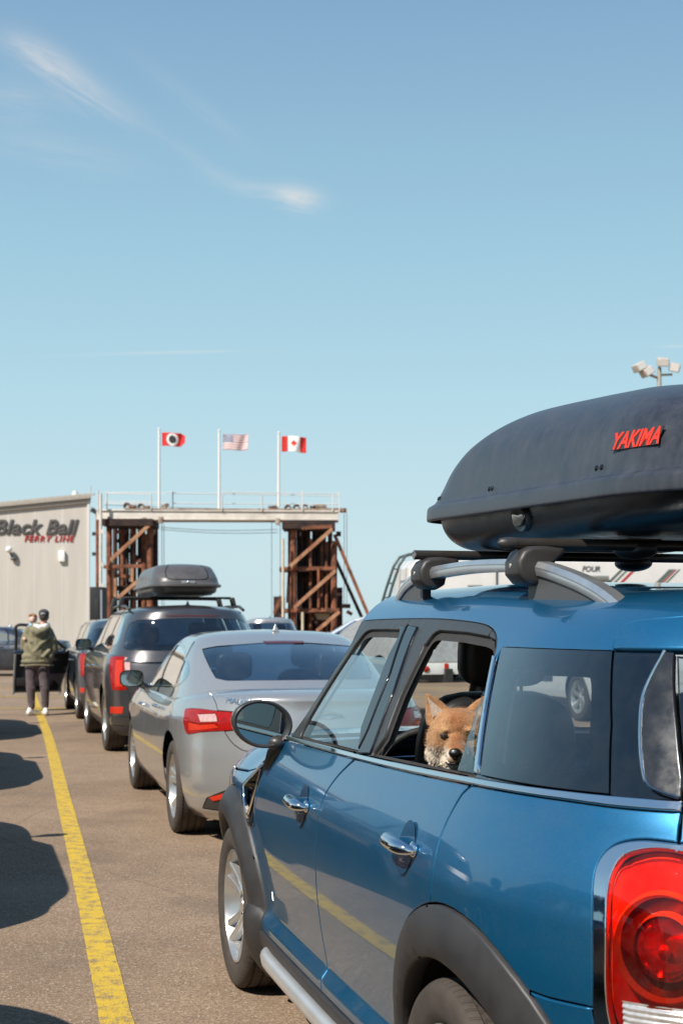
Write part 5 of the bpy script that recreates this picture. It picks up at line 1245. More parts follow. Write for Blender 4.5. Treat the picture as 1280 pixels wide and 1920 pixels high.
# ------------------------------------------------------------------ roof rails, bars and boxes
def mini_rails():
    sh=mini_sh
    for sd_ in (1,-1):
        path=[(.22,.515,1.560),(.15,.525,1.600),(.05,.532,1.632),(-.10,.540,1.655),(-.35,.542,1.665),(-.65,.540,1.666),(-1.0,.530,1.650),(-1.22,.518,1.612),(-1.36,.505,1.572),(-1.45,.492,1.530)]
        P=curve([p[:2] for p in path],step=.06);Pz=curve([(p[0],p[2]) for p in path],step=.06);n=min(len(P),len(Pz))
        zz=lambda x:float(np.interp(-x,[-p[0] for p in path],[p[2] for p in path]))
        yy=lambda x:float(np.interp(-x,[-p[0] for p in path],[p[1] for p in path]))
        fine=[];
        c3=[Vector(p) for p in path]
        def cr(t):
            k=t*(len(c3)-1);i=min(int(k),len(c3)-2);f=k-i;p1,p2=c3[i],c3[i+1];p0=c3[i-1] if i else 2*p1-p2;p3=c3[i+2] if i<len(c3)-2 else 2*p2-p1
            return .5*((2*p1)+(-p0+p2)*f+(2*p0-5*p1+4*p2-p3)*f*f+(-p0+3*p1-3*p2+p3)*f**3)
        e=MB();N_=60;prof=[(-.020,-.016),(.020,-.016),(.024,-.002),(.0235,.000),(.0235,.004),(.024,.006),(.016,.020),(-.016,.020),(-.022,.008)]
        vs=[];m=len(prof)
        for i in range(N_+1):
            t=i/N_;c=cr(t);d=(cr(min(t+.01,1))-cr(max(t-.01,0))).normalized();side=Vector((0,1,0));up=d.cross(side).normalized()
            if up.z<0: up=-up
            for a,b in prof: q=c+side*a+up*b;vs.append((q.x,q.y*sd_,q.z))
        e.add(vs,[(i*m+j,i*m+(j+1)%m,(i+1)*m+(j+1)%m,(i+1)*m+j) for i in range(N_) for j in range(m)]+[tuple(range(m)),tuple(range(N_*m,N_*m+m))])
        rail=e.build('roof_rail',alu_satin,mini,smooth=35)
        # dark fillers closing the ends between rail and roof
        for (xa,xb) in ((.22,-.14),(-1.40,-.99)):
            e=MB();vs=[];k=14
            for i in range(k+1):
                x=xa+(xb-xa)*i/k;y=yy(x);zt=zz(x)-.012
                zr=roof_z(y,x)
                for dy in (-.014,.014): vs+=[(x,(y+dy)*sd_,min(zr-.01,zt)),(x,(y+dy)*sd_,zt)]
            fs=[]
            for i in range(k):
                a=i*4;b=a+4;fs+=[(a,a+1,b+1,b),(a+2,b+2,b+3,a+3),(a+1,a+3,b+3,b+1)]
            fs+=[(0,2,3,1),(k*4,k*4+1,k*4+3,k*4+2)]
            e.add(vs,fs);e.build('rail_filler',mat('filler_grey',(.07,.07,.072),.5),rail,smooth=30)
_g=None
def roof_z(y,x):
    global _g
    if _g is None:
        s=np.linspace(2.3,4.7,140);v=np.linspace(1.45,2.05,80);S,V=np.meshgrid(s,v);p=mini_sh.pt(S.ravel(),V.ravel());_g=p
    return float(_g[((_g[:,0]-x)**2+(_g[:,1]-abs(y))**2).argmin(),2])
mini_rails()
bar_m=mat('bar_black',(.05,.043,.038),.35,.4,var=.1,scale=30); foot_m=mat('foot_plastic',(.032,.028,.026),.45,var=.15,scale=20,bump=.04,bscale=600)
def crossbar(name,label,parent_x,z,half,loc,rot,cap,yfoot=.535,zrail=1.676,scale=1.0):
    o=thing(name,label,'roof bar',loc,rot);e=MB();r=.0135
    e.tube([(parent_x,-half,z),(parent_x,half,z)],r,16,flat=1.12);e.build('bar',bar_m,o,smooth=60)
    for sd_ in (1,-1):
        e=MB()
        if cap: e.lathe([(.0155,-.022),(.0165,-.012),(.0165,.004),(.013,.022),(.001,.030)],'y',c=(parent_x,0,z),n=18); vs=[(x,(y+half)*sd_,zz) for x,y,zz in e.v]
        else: e.lathe([(.0138,-.003),(.0138,.0015),(.0115,.0015),(.0115,-.004)],'y',c=(parent_x,0,z),n=18); e.box((parent_x,0,z),(.021,.002,.003)); e.box((parent_x,0,z),(.003,.002,.021)); vs=[(x,(y+half)*sd_,zz) for x,y,zz in e.v]
        e.v=vs;e.build('end_cap',foot_m if cap else mat('cut_alloy',(.5,.47,.43),.35,.8),o,smooth=50)
        # clamp foot: hooks round the outside of the rail
        e=MB();prof=[(.085,.0),(.085,-.012),(.060,-.034),(.042,-.060),(.036,-.085),(.010,-.100),(-.030,-.095),(-.052,-.070),(-.052,-.035),(-.036,-.008),(-.012,.004),(.03,.006)]
        # prof is (inboard offset, height) seen from the front; the foot is 0.10 m long
        vs=[];k=len(prof);secs=[(-.052,.80),(-.044,.96),(-.02,1.0),(.02,1.0),(.044,.96),(.052,.80)]
        for (dx,s) in secs:
            for a,b in prof: vs.append((parent_x+dx,sd_*(yfoot+.012-a*s*1.0+.0),z-.012+(b+.045)*s-.045))
        fs=[(i*k+j,i*k+(j+1)%k,(i+1)*k+(j+1)%k,(i+1)*k+j) for i in range(len(secs)-1) for j in range(k)]+[tuple(range(k))[::-1],tuple(range((len(secs)-1)*k,len(secs)*k))]
        e.add(vs,fs);f=e.build('foot',foot_m,o,bevel=.006,smooth=45)
        e=MB();e.tube([(parent_x+.005,sd_*(yfoot+.0655),z-.062),(parent_x+.005,sd_*(yfoot+.0655),z-.061)],.001,4);e.lathe([(.001,.003),(.006,.002),(.007,0)],'y',c=(parent_x-.0,sd_*(yfoot+.063),z-.058),n=10);e.build('lock_plug',mat('plug_grey',(.45,.43,.40),.4,.5),f)
    return o
MLOC=tuple(mini.location)
crossbar('roof_bar','black roof bar with a rounded end cap clamped across the blue hatchback, nearer the tailgate',-1.0,1.713,.605,MLOC,LANE,True)
crossbar('roof_bar','black roof bar with an open cut end across the blue hatchback, nearer the windscreen',-.19,1.722,.600,MLOC,LANE,False)
BOX_ROWS=[(0,1.738,-0.165,-0.2,-1.1,-1.45,0.26,2.6,2.6),(0.02,1.742,-0.015,-0.15,-1.15,-1.55,0.33,2.6,2.6),(0.06,1.768,0.145,-0.1,-1.2,-1.62,0.375,2.8,2.8),(0.1,1.808,0.225,-0.05,-1.2,-1.66,0.392,2.8,2.8),(0.13,1.838,0.255,-0.05,-1.2,-1.68,0.398,2.8,2.8)]
LID_ROWS=[(0.0,1.826,.312,-.05,-1.2,-1.745,.432,2.6,2.7),(.012,1.8265,.322,-.05,-1.2,-1.755,.440,2.6,2.7),(.024,1.834,.324,-.05,-1.2,-1.757,.442,2.6,2.7),(.060,1.866,.322,-.05,-1.2,-1.755,.440,2.6,2.7),(.072,1.876,.312,-.05,-1.2,-1.745,.432,2.6,2.7),(.080,1.882,.288,-.05,-1.2,-1.73,.420,2.6,2.7),
 (.12,1.92,.255,-.10,-1.2,-1.71,.412,2.4,2.7),(.18,1.98,.19,-.15,-1.2,-1.68,.400,2.3,2.7),(.24,2.035,.10,-.22,-1.2,-1.62,.382,2.2,2.6),(.29,2.080,.005,-.3,-1.2,-1.55,.350,2.1,2.5),(.33,2.117,-.09,-.4,-1.15,-1.46,.305,2.0,2.4),(.37,2.147,-.21,-.5,-1.1,-1.32,.235,2.0,2.2),(.42,2.166,-.38,-.6,-.9,-1.15,.13,2,2),(.48,2.172,-.6,-.7,-.8,-.9,.0,2,2)]
def box_warp(x,y,z): return z+np.clip((z-1.74)/.09,0,1)*(.028*(x-.36)+.0315)-np.clip((z-1.9)/.25,0,1)*.034*smooth(.35,1.5,-x)
def lid_material():
    m,nt,b=nodes_of('box_lid');setp(b,rough=.42,spec=.5);N=nt.nodes.new;L=nt.links.new;tc=N('ShaderNodeTexCoord')
    mp=N('ShaderNodeMapping');mp.inputs['Scale'].default_value=(22,22,3);L(tc.outputs['Object'],mp.inputs[0])
    n=N('ShaderNodeTexNoise');L(mp.outputs[0],n.inputs['Vector']);n.inputs['Scale'].default_value=1.6;n.inputs['Detail'].default_value=7;n.inputs['Roughness'].default_value=.66;n.inputs['Distortion'].default_value=.5
    n2=N('ShaderNodeTexNoise');L(tc.outputs['Object'],n2.inputs['Vector']);n2.inputs['Scale'].default_value=7;n2.inputs['Detail'].default_value=8;n2.inputs['Roughness'].default_value=.7
    a=N('ShaderNodeMath');a.operation='MULTIPLY_ADD';L(n.outputs[0],a.inputs[0]);a.inputs[1].default_value=.6;L(n2.outputs[0],a.inputs[2])
    r=N('ShaderNodeMapRange');L(a.outputs[0],r.inputs[0]);r.inputs[1].default_value=.62;r.inputs[2].default_value=1.05
    mx=N('ShaderNodeMix');mx.data_type='RGBA';L(r.outputs[0],mx.inputs[0]);mx.inputs[6].default_value=(.024,.026,.034,1);mx.inputs[7].default_value=(.058,.062,.075,1);L(mx.outputs[2],b.inputs['Base Color'])
    rr=N('ShaderNodeMapRange');L(a.outputs[0],rr.inputs[0]);rr.inputs[1].default_value=.6;rr.inputs[2].default_value=1.1;rr.inputs[3].default_value=.28;rr.inputs[4].default_value=.50;L(rr.outputs[0],b.inputs['Roughness'])
    # fine pressed weave
    w=[]
    for k in ((1,0,1),(1,0,-1)):
        wv=N('ShaderNodeTexWave');wv.wave_type='BANDS';wv.bands_direction='DIAGONAL';m2=N('ShaderNodeMapping');m2.inputs['Scale'].default_value=(k[0],0,k[2]);L(tc.outputs['Object'],m2.inputs[0]);L(m2.outputs[0],wv.inputs['Vector']);wv.inputs['Scale'].default_value=75;w.append(wv.outputs[0])
    ad=N('ShaderNodeMath');ad.operation='ADD';L(w[0],ad.inputs[0]);L(w[1],ad.inputs[1])
    bp=N('ShaderNodeBump');bp.inputs['Strength'].default_value=.10;bp.inputs['Distance'].default_value=.001;L(ad.outputs[0],bp.inputs['Height']);L(bp.outputs[0],b.inputs['Normal']);return m
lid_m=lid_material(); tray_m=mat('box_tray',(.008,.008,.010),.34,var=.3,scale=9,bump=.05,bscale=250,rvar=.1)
def shell_mesh(sh,name,m,parent,nu=150,nv=40,yc=0,sides=(1,-1)):
    e_v=[];F=[];Nn=[];k=0
    for sd_ in sides:
        S,V=np.meshgrid(np.linspace(0,sh.smax,nu+1),np.linspace(sh.vmin,sh.vmax,nv+1),indexing='ij');s,v=S.ravel(),V.ravel();p=sh.pt(s,v);n=sh.nrm(s,v)
        f=[(i*(nv+1)+j,(i+1)*(nv+1)+j,(i+1)*(nv+1)+j+1,i*(nv+1)+j+1) for i in range(nu) for j in range(nv)]
        if sd_<0: p=p*np.array([1,-1,1]);n=n*np.array([1,-1,1]);f=[q[::-1] for q in f]
        p=p+np.array([0,yc,0]);F+=[tuple(a+k for a in q) for q in f];e_v.append(p);Nn.append(n);k+=len(p)
    return raw_mesh(name,np.concatenate(e_v),F,m,parent,np.concatenate(Nn))
def roof_box(label,loc,rot,yc,logo=True):
    o=thing('roof_box',label,'roof box',loc,rot)
    tray=LoftShell(BOX_ROWS,4,box_warp);lid=LoftShell(LID_ROWS,3,box_warp)
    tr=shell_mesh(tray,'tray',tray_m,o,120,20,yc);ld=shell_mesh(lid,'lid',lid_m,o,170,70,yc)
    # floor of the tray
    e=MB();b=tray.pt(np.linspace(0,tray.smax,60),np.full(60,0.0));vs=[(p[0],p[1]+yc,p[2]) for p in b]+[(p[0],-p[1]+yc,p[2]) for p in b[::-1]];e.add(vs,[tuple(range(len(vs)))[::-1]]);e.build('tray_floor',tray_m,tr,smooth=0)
    if logo:
        def onlid(px_x,v,side=1):
            s=s_at_x(lid,px_x,v);p,a,b,n=frame_on(lid,s,v);p.y+=yc;return p,a,b,n
        # red badge
        p,a,b,n=onlid(-1.375,.170)
        plate=MB();w,h=.090,.0225;plate.add([p+a*x+b*y+n*z for z in (-.001,.002) for x,y in ((-w-.004,-h),(w-.004,-h),(w+.010,h),(-w+.010,h))],[(3,2,1,0),(4,5,6,7),(0,1,5,4),(1,2,6,5),(2,3,7,6),(3,0,4,7)]);pl=plate.build('badge_plate',black_satin,ld,bevel=.001)
        t=text_mesh('YAKIMA',.058,.0006,mat('badge_red',(.72,.035,.012),.4),'lettering',pl,shear=.22,offset=.0016,space=1.0)
        xsv=[v.co.x for v in t.data.vertices];ysv=[v.co.y for v in t.data.vertices];k=.19/(max(xsv)-min(xsv));ky=.044/(max(ysv)-min(ysv))
        for v in t.data.vertices: v.co.x=(v.co.x-(max(xsv)+min(xsv))/2)*k;v.co.y=(v.co.y-(max(ysv)+min(ysv))/2)*ky
        M_=Matrix((a,b,n)).transposed().to_4x4();M_.translation=p+n*.003+a*.003;t.matrix_local=M_
        for x,v in ((.03,.100),(.005,.100),(-.46,.100),(-.485,.100),(-1.20,.105),(-1.23,.105)):
            p,a,b,n=onlid(x,v);e=MB();M3=Matrix((a,b,n)).transposed()
            e.lathe([(.001,.005),(.005,.0042),(.0075,.001),(.0075,-.002)],'z',n=12);e.v=[tuple(M3@Vector(q)+p) for q in e.v];e.build('rivet',black_gloss,ld,smooth=60)
        # lock with its steel key cover
        x=-.66;s=s_at_x(tray,x,.095);p,a,b,n=frame_on(tray,s,.098);p.y+=yc;M3=Matrix((a,b,n)).transposed();e=MB();e.lathe([(.001,.006),(.034,.006),(.046,.012),(.050,.006),(.052,-.004)],'z',n=32);e.v=[tuple(M3@Vector((q[0]*1.15,q[1]*.8,q[2]))+p) for q in e.v];lk=e.build('lock_recess',black_satin,tr,smooth=50)
        e=MB();vs=[];prof=[(-.040,-.012),(-.030,-.022),(.012,-.018),(.042,-.002),(.046,.010),(.036,.013),(.010,.010),(-.012,.014),(-.036,.016)]
        e.prism(prof,.006,.016,'z');e.v=[tuple(M3@Vector(q)+p) for q in e.v];e.build('lock_cover',mat('lock_steel',(.60,.56,.50),.3,.8),lk,bevel=.003)
    for x in (-1.0,-.19):
        for y in (-.22,.18):
            e=MB();e.ball((x+.05,y+yc,1.706),(.075,.06,.028));e.box((x+.03,y+yc,1.720),(.06,.10,.024));e.build('clamp',foot_m,tr,smooth=60)
    return o
roof_box('large dark grey roof box with red lettering on the blue hatchback',MLOC,LANE,.035)
# the SUV's own bars and box
SL=tuple(suv.location);SR=R(104.5)
for x,zn in ((-.95,'nearer its tailgate'),(.05,'nearer its windscreen')):
    o=thing('roof_bar','black roof bar across the dark grey SUV under the charcoal box, '+zn,'roof bar',SL,SR)
    e=MB();e.tube([(x,-.70,1.80),(x,-.66,1.838),(x,-.5,1.84),(x,.5,1.84),(x,.66,1.838),(x,.70,1.80)],[.02,.022,.018,.018,.022,.02],10,flat=.8);e.build('bar',bar_m,o,smooth=60)
    for sd_ in (1,-1): e=MB();e.bar((x,sd_*.68,1.845),(x,sd_*.715,1.71),.09,.06);e.build('foot',foot_m,o,bevel=.02,seg=3)
for sd_ in (1,-1):
    e=MB();e.tube([(.30,sd_*.70,1.66),(.12,sd_*.705,1.715),(-.5,sd_*.70,1.735),(-1.4,sd_*.695,1.725),(-1.75,sd_*.68,1.68)],.019,10);e.build('roof_rail',black_satin,suv,smooth=60)
def suv_box():
    o=thing('roof_box','charcoal roof box strapped on the dark grey SUV','roof box',SL,SR)
    rows=[(0,1.862,0.35,-0.2,-1.3,-1.72,0.324,2.8,3.5),(0.05,1.9,0.5,-0.1,-1.35,-1.8,0.387,2.8,3.5),(0.1,1.955,0.58,-0.1,-1.35,-1.84,0.4095,2.8,3.5),(0.105,1.958,0.62,-0.1,-1.35,-1.9,0.4455,2.8,3.5),(0.13,1.985,0.62,-0.1,-1.35,-1.9,0.4455,2.8,3.5),(0.14,1.992,0.58,-0.1,-1.35,-1.86,0.4275,2.8,3.5),(0.22,2.07,0.52,-0.15,-1.35,-1.8,0.4032,2.8,3.4),(0.3,2.15,0.42,-0.2,-1.3,-1.71,0.3735,2.6,3.2),(0.36,2.205,0.32,-0.25,-1.3,-1.63,0.3375,2.5,3),(0.4,2.228,0.2,-0.3,-1.25,-1.55,0.279,2.4,2.6),(0.45,2.243,0,-0.4,-1.1,-1.4,0.162,2.2,2.4),(0.52,2.248,-0.3,-0.4,-0.9,-1.1,0,2,2)]
    sh=LoftShell(rows,3);lid=shell_mesh(sh,'lid',mat('box_charcoal',(.085,.078,.076),.38,var=.2,scale=6,rvar=.1,coat=.2),o,130,70)
    e=MB();e.box((-.6,0,1.873),(1.9,.66,.02));e.build('tray_floor',tray_m,o)
    e=MB();e.box((-1.855,0,2.01),(.02,.16,.03));e.ball((-1.868,0,2.012),(.012,.018,.016));e.build('latch',alu_satin,o,bevel=.004)
    # pressed panel in the back
    ss_=np.linspace(sh.smax-.27,sh.smax,16);ln=[(s,.15+.0) for s in ss_]
    pts=[(sh.smax-.33,.385),(sh.smax-.315,.26),(sh.smax-.25,.20),(sh.smax,.19)]
    pp=curve(pts,step=.02);q=sh.pt([a for a,b in pp],[b for a,b in pp])
    for sd_ in (1,-1): e=MB();e.tube([(x,y*sd_,z) for x,y,z in q],.006,6);e.build('crease',tray_m,lid,smooth=60)
suv_box()
# ------------------------------------------------------------------ organic shapes: dog and people
def organic(name,items,voxel,m,parent,smooth_it=6,colour=None):
    """union of balls and tapered limbs, remeshed into one continuous skin"""
    e=MB()
    for it in items:
        if it[0]=='b': e.ball(it[1],it[2],16,10,it[3] if len(it)>3 else None)
        else:
            P=[Vector(p) for p in it[1]];r=it[2]
            e.tube(P,r,12)
            for p,q in zip(P,r): e.ball(p,q*.999,12,8)
    me=bpy.data.meshes.new(name);me.from_pydata(e.v,[],e.f);o=bpy.data.objects.new(name,me);COL.objects.link(o)
    md=o.modifiers.new('r','REMESH');md.mode='VOXEL';md.voxel_size=voxel
    if smooth_it: ms=o.modifiers.new('s','SMOOTH');ms.factor=.5;ms.iterations=smooth_it
    dg=bpy.context.evaluated_depsgraph_get();m2=bpy.data.meshes.new_from_object(o.evaluated_get(dg));bpy.data.objects.remove(o);m2.name=name
    m2.polygons.foreach_set('use_smooth',[True]*len(m2.polygons))
    if colour:
        ca=m2.color_attributes.new('hue','FLOAT_COLOR','POINT')
        for i,v in enumerate(m2.vertices): ca.data[i].color=(*colour(v.co),1)
    return link_mesh(name,m2,m,parent)
def hue_mat(name,rough=.8,bump=.0,bscale=200,sheen=.2):
    m,nt,b=nodes_of(name);setp(b,rough=rough,sheen=sheen,spec=.2);N=nt.nodes.new;L=nt.links.new
    a=N('ShaderNodeVertexColor');a.layer_name='hue';tc=N('ShaderNodeTexCoord');n=N('ShaderNodeTexNoise');L(tc.outputs['Object'],n.inputs['Vector']);n.inputs['Scale'].default_value=bscale;n.inputs['Detail'].default_value=4
    r=N('ShaderNodeMapRange');L(n.outputs[0],r.inputs[0]);r.inputs[1].default_value=.3;r.inputs[2].default_value=.7;r.inputs[3].default_value=.72;r.inputs[4].default_value=1.25
    mx=N('ShaderNodeMix');mx.data_type='RGBA';mx.blend_type='MULTIPLY';mx.inputs[0].default_value=1;L(a.outputs[0],mx.inputs[6]);L(r.outputs[0],mx.inputs[7]);L(mx.outputs[2],b.inputs['Base Color'])
    if bump: bp=N('ShaderNodeBump');bp.inputs['Strength'].default_value=bump;bp.inputs['Distance'].default_value=.006;L(n.outputs[0],bp.inputs['Height']);L(bp.outputs[0],b.inputs['Normal'])
    return m
def build_dog():
    root=thing('dog','tan and cream dog looking out of the open rear window of the blue hatchback','dog',(.335,4.06,1.184),R(-5))
    # local: x to the right as seen, -y towards the viewer, z up
    Q=lambda x,f,z:(x,-f,z)
    fur=hue_mat('dog_fur',.85,.5,260)
    sm=lambda a,b,q:max(0,min(1,(q-a)/(b-a)))**2*(3-2*max(0,min(1,(q-a)/(b-a))))
    mixc=lambda a,b,t:tuple(x*(1-t)+y*t for x,y in zip(a,b))
    from mathutils import noise as mno
    def hue(c):
        k=hue0(c);a=mno.noise(c*38);b_=mno.noise(c*110+Vector((3,1,7)));g=1+.22*a+.20*b_
        if abs(c.x)>.045 and c.z<.03: k=mixc(k,(.11,.065,.035),max(0,b_)*.5)
        return tuple(max(.004,q*g) for q in k)
    def hue0(c):
        x,f,z=c.x,-c.y,c.z;ax=abs(x+.003)
        tan=(.39,.208,.098);rust=(.25,.098,.036);cream=(.66,.55,.43);dark=(.10,.05,.028)
        k=tan
        k=mixc(k,rust,sm(.042,.010,ax)*sm(.040,.0,abs(z-.050))*.85)          # darker blaze on the brow
        k=mixc(k,rust,sm(.050,.070,z)*.35)
        k=mixc(k,rust,sm(.026,.010,ax)*sm(.03,.07,f)*sm(-.060,-.035,z)*.95)  # top of the muzzle
        k=mixc(k,(.50,.29,.14),sm(.014,.0,abs(z-.016))*sm(.022,.0,abs(ax-.036))*.8)  # paler brow spot
        k=mixc(k,cream,sm(-.022,-.050,z)*sm(.020,.034,ax))
        k=mixc(k,cream,sm(-.062,-.076,z))
        k=mixc(k,cream,sm(.014,.022,ax)*sm(.055,.085,f)*sm(-.028,-.044,z)*.9)
        k=mixc(k,dark,sm(.020,.004,abs(ax-.050))*sm(.020,.004,abs(z+.040))*.65)   # smudge on the cheek
        k=mixc(k,(.17,.085,.038),sm(.020,.006,abs(z+.002))*sm(.024,.012,abs(ax-.038))*.6)
        if z<-.16 or f<-.05: k=mixc(k,tan,.6)
        return k
    body=[('b',Q(0,-.015,.024),(.072,.072,.053)),('b',Q(-.047,0,-.014),(.045,.050,.054)),('b',Q(.047,0,-.014),(.045,.050,.054)),
      ('b',Q(-.003,.056,-.040),(.033,.058,.032)),('b',Q(-.005,.100,-.052),(.028,.028,.025)),('b',Q(-.004,.060,-.078),(.028,.052,.016)),('b',Q(-.003,.03,-.015),(.034,.04,.028)),
      ('b',Q(-.052,-.02,-.050),(.040,.042,.046)),('b',Q(.052,-.02,-.050),(.040,.042,.046)),('b',Q(-.030,.040,.018),(.022,.016,.012)),('b',Q(.028,.040,.018),(.022,.016,.012)),
      ('b',Q(0,.02,-.07),(.05,.05,.028)),('l',[Q(0,-.05,-.04),Q(.01,-.10,-.14),Q(.03,-.16,-.26)],[.075,.085,.105]),
      ('b',Q(.04,-.20,-.33),(.12,.15,.16)),('l',[Q(.04,-.22,-.32),Q(.20,-.34,-.38),Q(.36,-.42,-.42)],[.13,.135,.12]),
      ('l',[Q(-.02,-.14,-.36),Q(-.03,-.12,-.50),Q(-.03,-.10,-.60)],[.05,.035,.028]),('l',[Q(.10,-.16,-.36),Q(.09,-.12,-.50),Q(.09,-.10,-.60)],[.05,.035,.028]),('b',Q(-.03,-.08,-.62),(.032,.05,.022)),('b',Q(.09,-.08,-.62),(.032,.05,.022)),
      ('b',Q(.38,-.40,-.50),(.11,.14,.12)),('l',[Q(.44,-.46,-.55),Q(.50,-.36,-.60),Q(.46,-.24,-.62)],[.03,.035,.03])]
    def ear_pt(t): return Vector((.080,-.022,.034))*(1-t)+Vector((.030,-.026,.064))*t
    for s in (-1,1):   # ears: broad upright triangles, the outer edge nearly vertical
        for t in (0,.2,.4,.6,.8,1):
            q=ear_pt(t);tip=Vector((.090,-.018,.116));m_=q*.5+tip*.5+Vector((.002*(1-t),-.004,.004))
            body.append(('l',[Q(s*v.x,v.y,v.z) for v in (q,m_,tip)],[.0125,.0085,.0042]))
    b=organic('body',body,.0042,fur,root,5,hue)
    def ear_in(s):
        e=MB();n=14
        def g(i,j):
            q=ear_pt(.12+.66*j);tip=Vector((.088,-.018,.108));v=q*(1-i)+tip*i+Vector((0,0,.010*(1-i)))
            return Q(s*v.x,v.y+.0175-.0095*i-.006*math.sin(math.pi*j)*(1-i),v.z)
        e.grid(g,n,8);o=e.build('inner_ear',mat('ear_pale',(.46,.36,.28),.9,var=.3,scale=150),b,smooth=60)
    ear_in(-1);ear_in(1)
    blk=mat('dog_nose',(.010,.009,.010),.28,coat=.5,bump=.2,bscale=400)
    e=MB();e.ball(Q(-.007,.123,-.042),(.0185,.012,.0140));e.ball(Q(-.007,.121,-.052),(.010,.010,.012));e.build('nose',blk,b,smooth=70)
    dk=mat('dog_lip',(.022,.014,.012),.5)
    e=MB();e.tube([Q(-.034,.062,-.074),Q(-.026,.098,-.076),Q(-.006,.122,-.071),Q(.014,.098,-.076),Q(.026,.062,-.074)],[.002,.003,.0035,.003,.002],8);e.tube([Q(-.006,.127,-.054),Q(-.006,.126,-.070)],.0016,6);e.build('mouth',dk,b,smooth=60)
    for s in (-1,1):
        e=MB();e.ball(Q(s*.038-.001,.0475,-.001),(.0115,.009,.0046),rot=(0,s*.25,0));ey=e.build('eye',mat('dog_eye',(.012,.007,.005),.08,coat=1.0),b,smooth=70)
        e=MB();e.tube([Q(s*.038-.014*s,.053,-.004),Q(s*.038,.0575,.0048),Q(s*.038+.013*s,.050,.0035)],.0022,6);e.build('eyelid',dk,b,smooth=60)
    # black harness strap
    e=MB();e.tube([(.085*math.cos(a)+.005,.085*math.sin(a)+.075,-.115+.025*math.sin(a)) for a in np.linspace(0,2*math.pi,28)],.010,8,caps=False,flat=1.8);e.build('harness',mat('strap_black',(.015,.015,.016),.6),root,smooth=60)
    # coat of short hairs
    me=b.data;vs=[];fs=[];cols=[];rng=np.random.RandomState(3)
    polys=[p for p in me.polygons if p.center.z>-.14]
    ca=me.color_attributes['hue'];
    area=np.array([p.area for p in polys]);pick=rng.choice(len(polys),12000,p=area/area.sum())
    for i in pick:
        p=polys[i];c=p.center;n=p.normal
        if -c.y>.088 and abs(c.x)<.032 : continue
        j=Vector(rng.normal(0,.003,3));q=c+j;ln=.0026+.0040*sm(-.01,-.06,c.z)+.0014*rng.rand()
        if -c.y>.05: ln*=.6
        if c.z>.05: ln*=.45
        dr=(n*.32+Vector((c.x*3.0,.35,-.55))*.5).normalized();sd=n.cross(dr)
        if sd.length<1e-3: continue
        sd=sd.normalized()*.0007;k=len(vs);vs+=[q-sd-n*.001,q+sd-n*.001,q+dr*ln];fs.append((k,k+1,k+2))
        h=hue(c);f_=.70+.5*rng.rand();cols+=[tuple(x*f_ for x in h)]*2+[tuple(min(1,x*f_*1.12) for x in h)]
    m2=bpy.data.meshes.new('fur');m2.from_pydata(vs,[],fs);c2=m2.color_attributes.new('hue','FLOAT_COLOR','POINT')
    for i,c in enumerate(cols): c2.data[i].color=(*c,1)
    m2.polygons.foreach_set('use_smooth',[True]*len(fs));link_mesh('fur',m2,hue_mat('dog_hair',.7,0,100),b)
    return root
build_dog()
skin=mat('skin',(.50,.27,.18),.55,var=.08,scale=40); skin_pale=mat('skin_pale',(.62,.40,.30),.5,var=.06,scale=40)
def cloth(name,c,rough=.85): return mat(name,c,rough,var=.22,scale=14,bump=.35,bscale=26,sheen=.2)
def hand(parent,c,fwd,up,side,m,s=1.0,name='hand'):
    """palm, four bent fingers of unequal length and a thumb from the side of the palm"""
    c=Vector(c);f=Vector(fwd).normalized();u=Vector(up).normalized();r=f.cross(u).normalized()*side;it=[('b',c,(.030*s,.030*s,.030*s)),('l',[c-f*.03*s,c+f*.045*s],[.024*s,.030*s]),('l',[c+r*.022*s-f*.01*s,c+r*.026*s+f*.04*s],[.014*s,.015*s]),('l',[c-r*.022*s-f*.01*s,c-r*.026*s+f*.04*s],[.014*s,.015*s])]
    for k,(o,ln) in enumerate(((.030,.066),(.010,.076),(-.010,.070),(-.029,.055))):
        b=c+r*o*s+f*.045*s;it.append(('l',[b,b+f*ln*.45*s-u*.006*s,b+f*ln*.75*s-u*.022*s,b+f*ln*.85*s-u*.038*s],[.0095*s,.009*s,.0085*s,.007*s]))
    b=c+r*.030*s+f*.0*s;it.append(('l',[b,b+r*.022*s+f*.025*s-u*.01*s,b+r*.024*s+f*.05*s-u*.02*s],[.012*s,.0105*s,.008*s]))
    return organic(name,it,.006*s,m,parent,2)
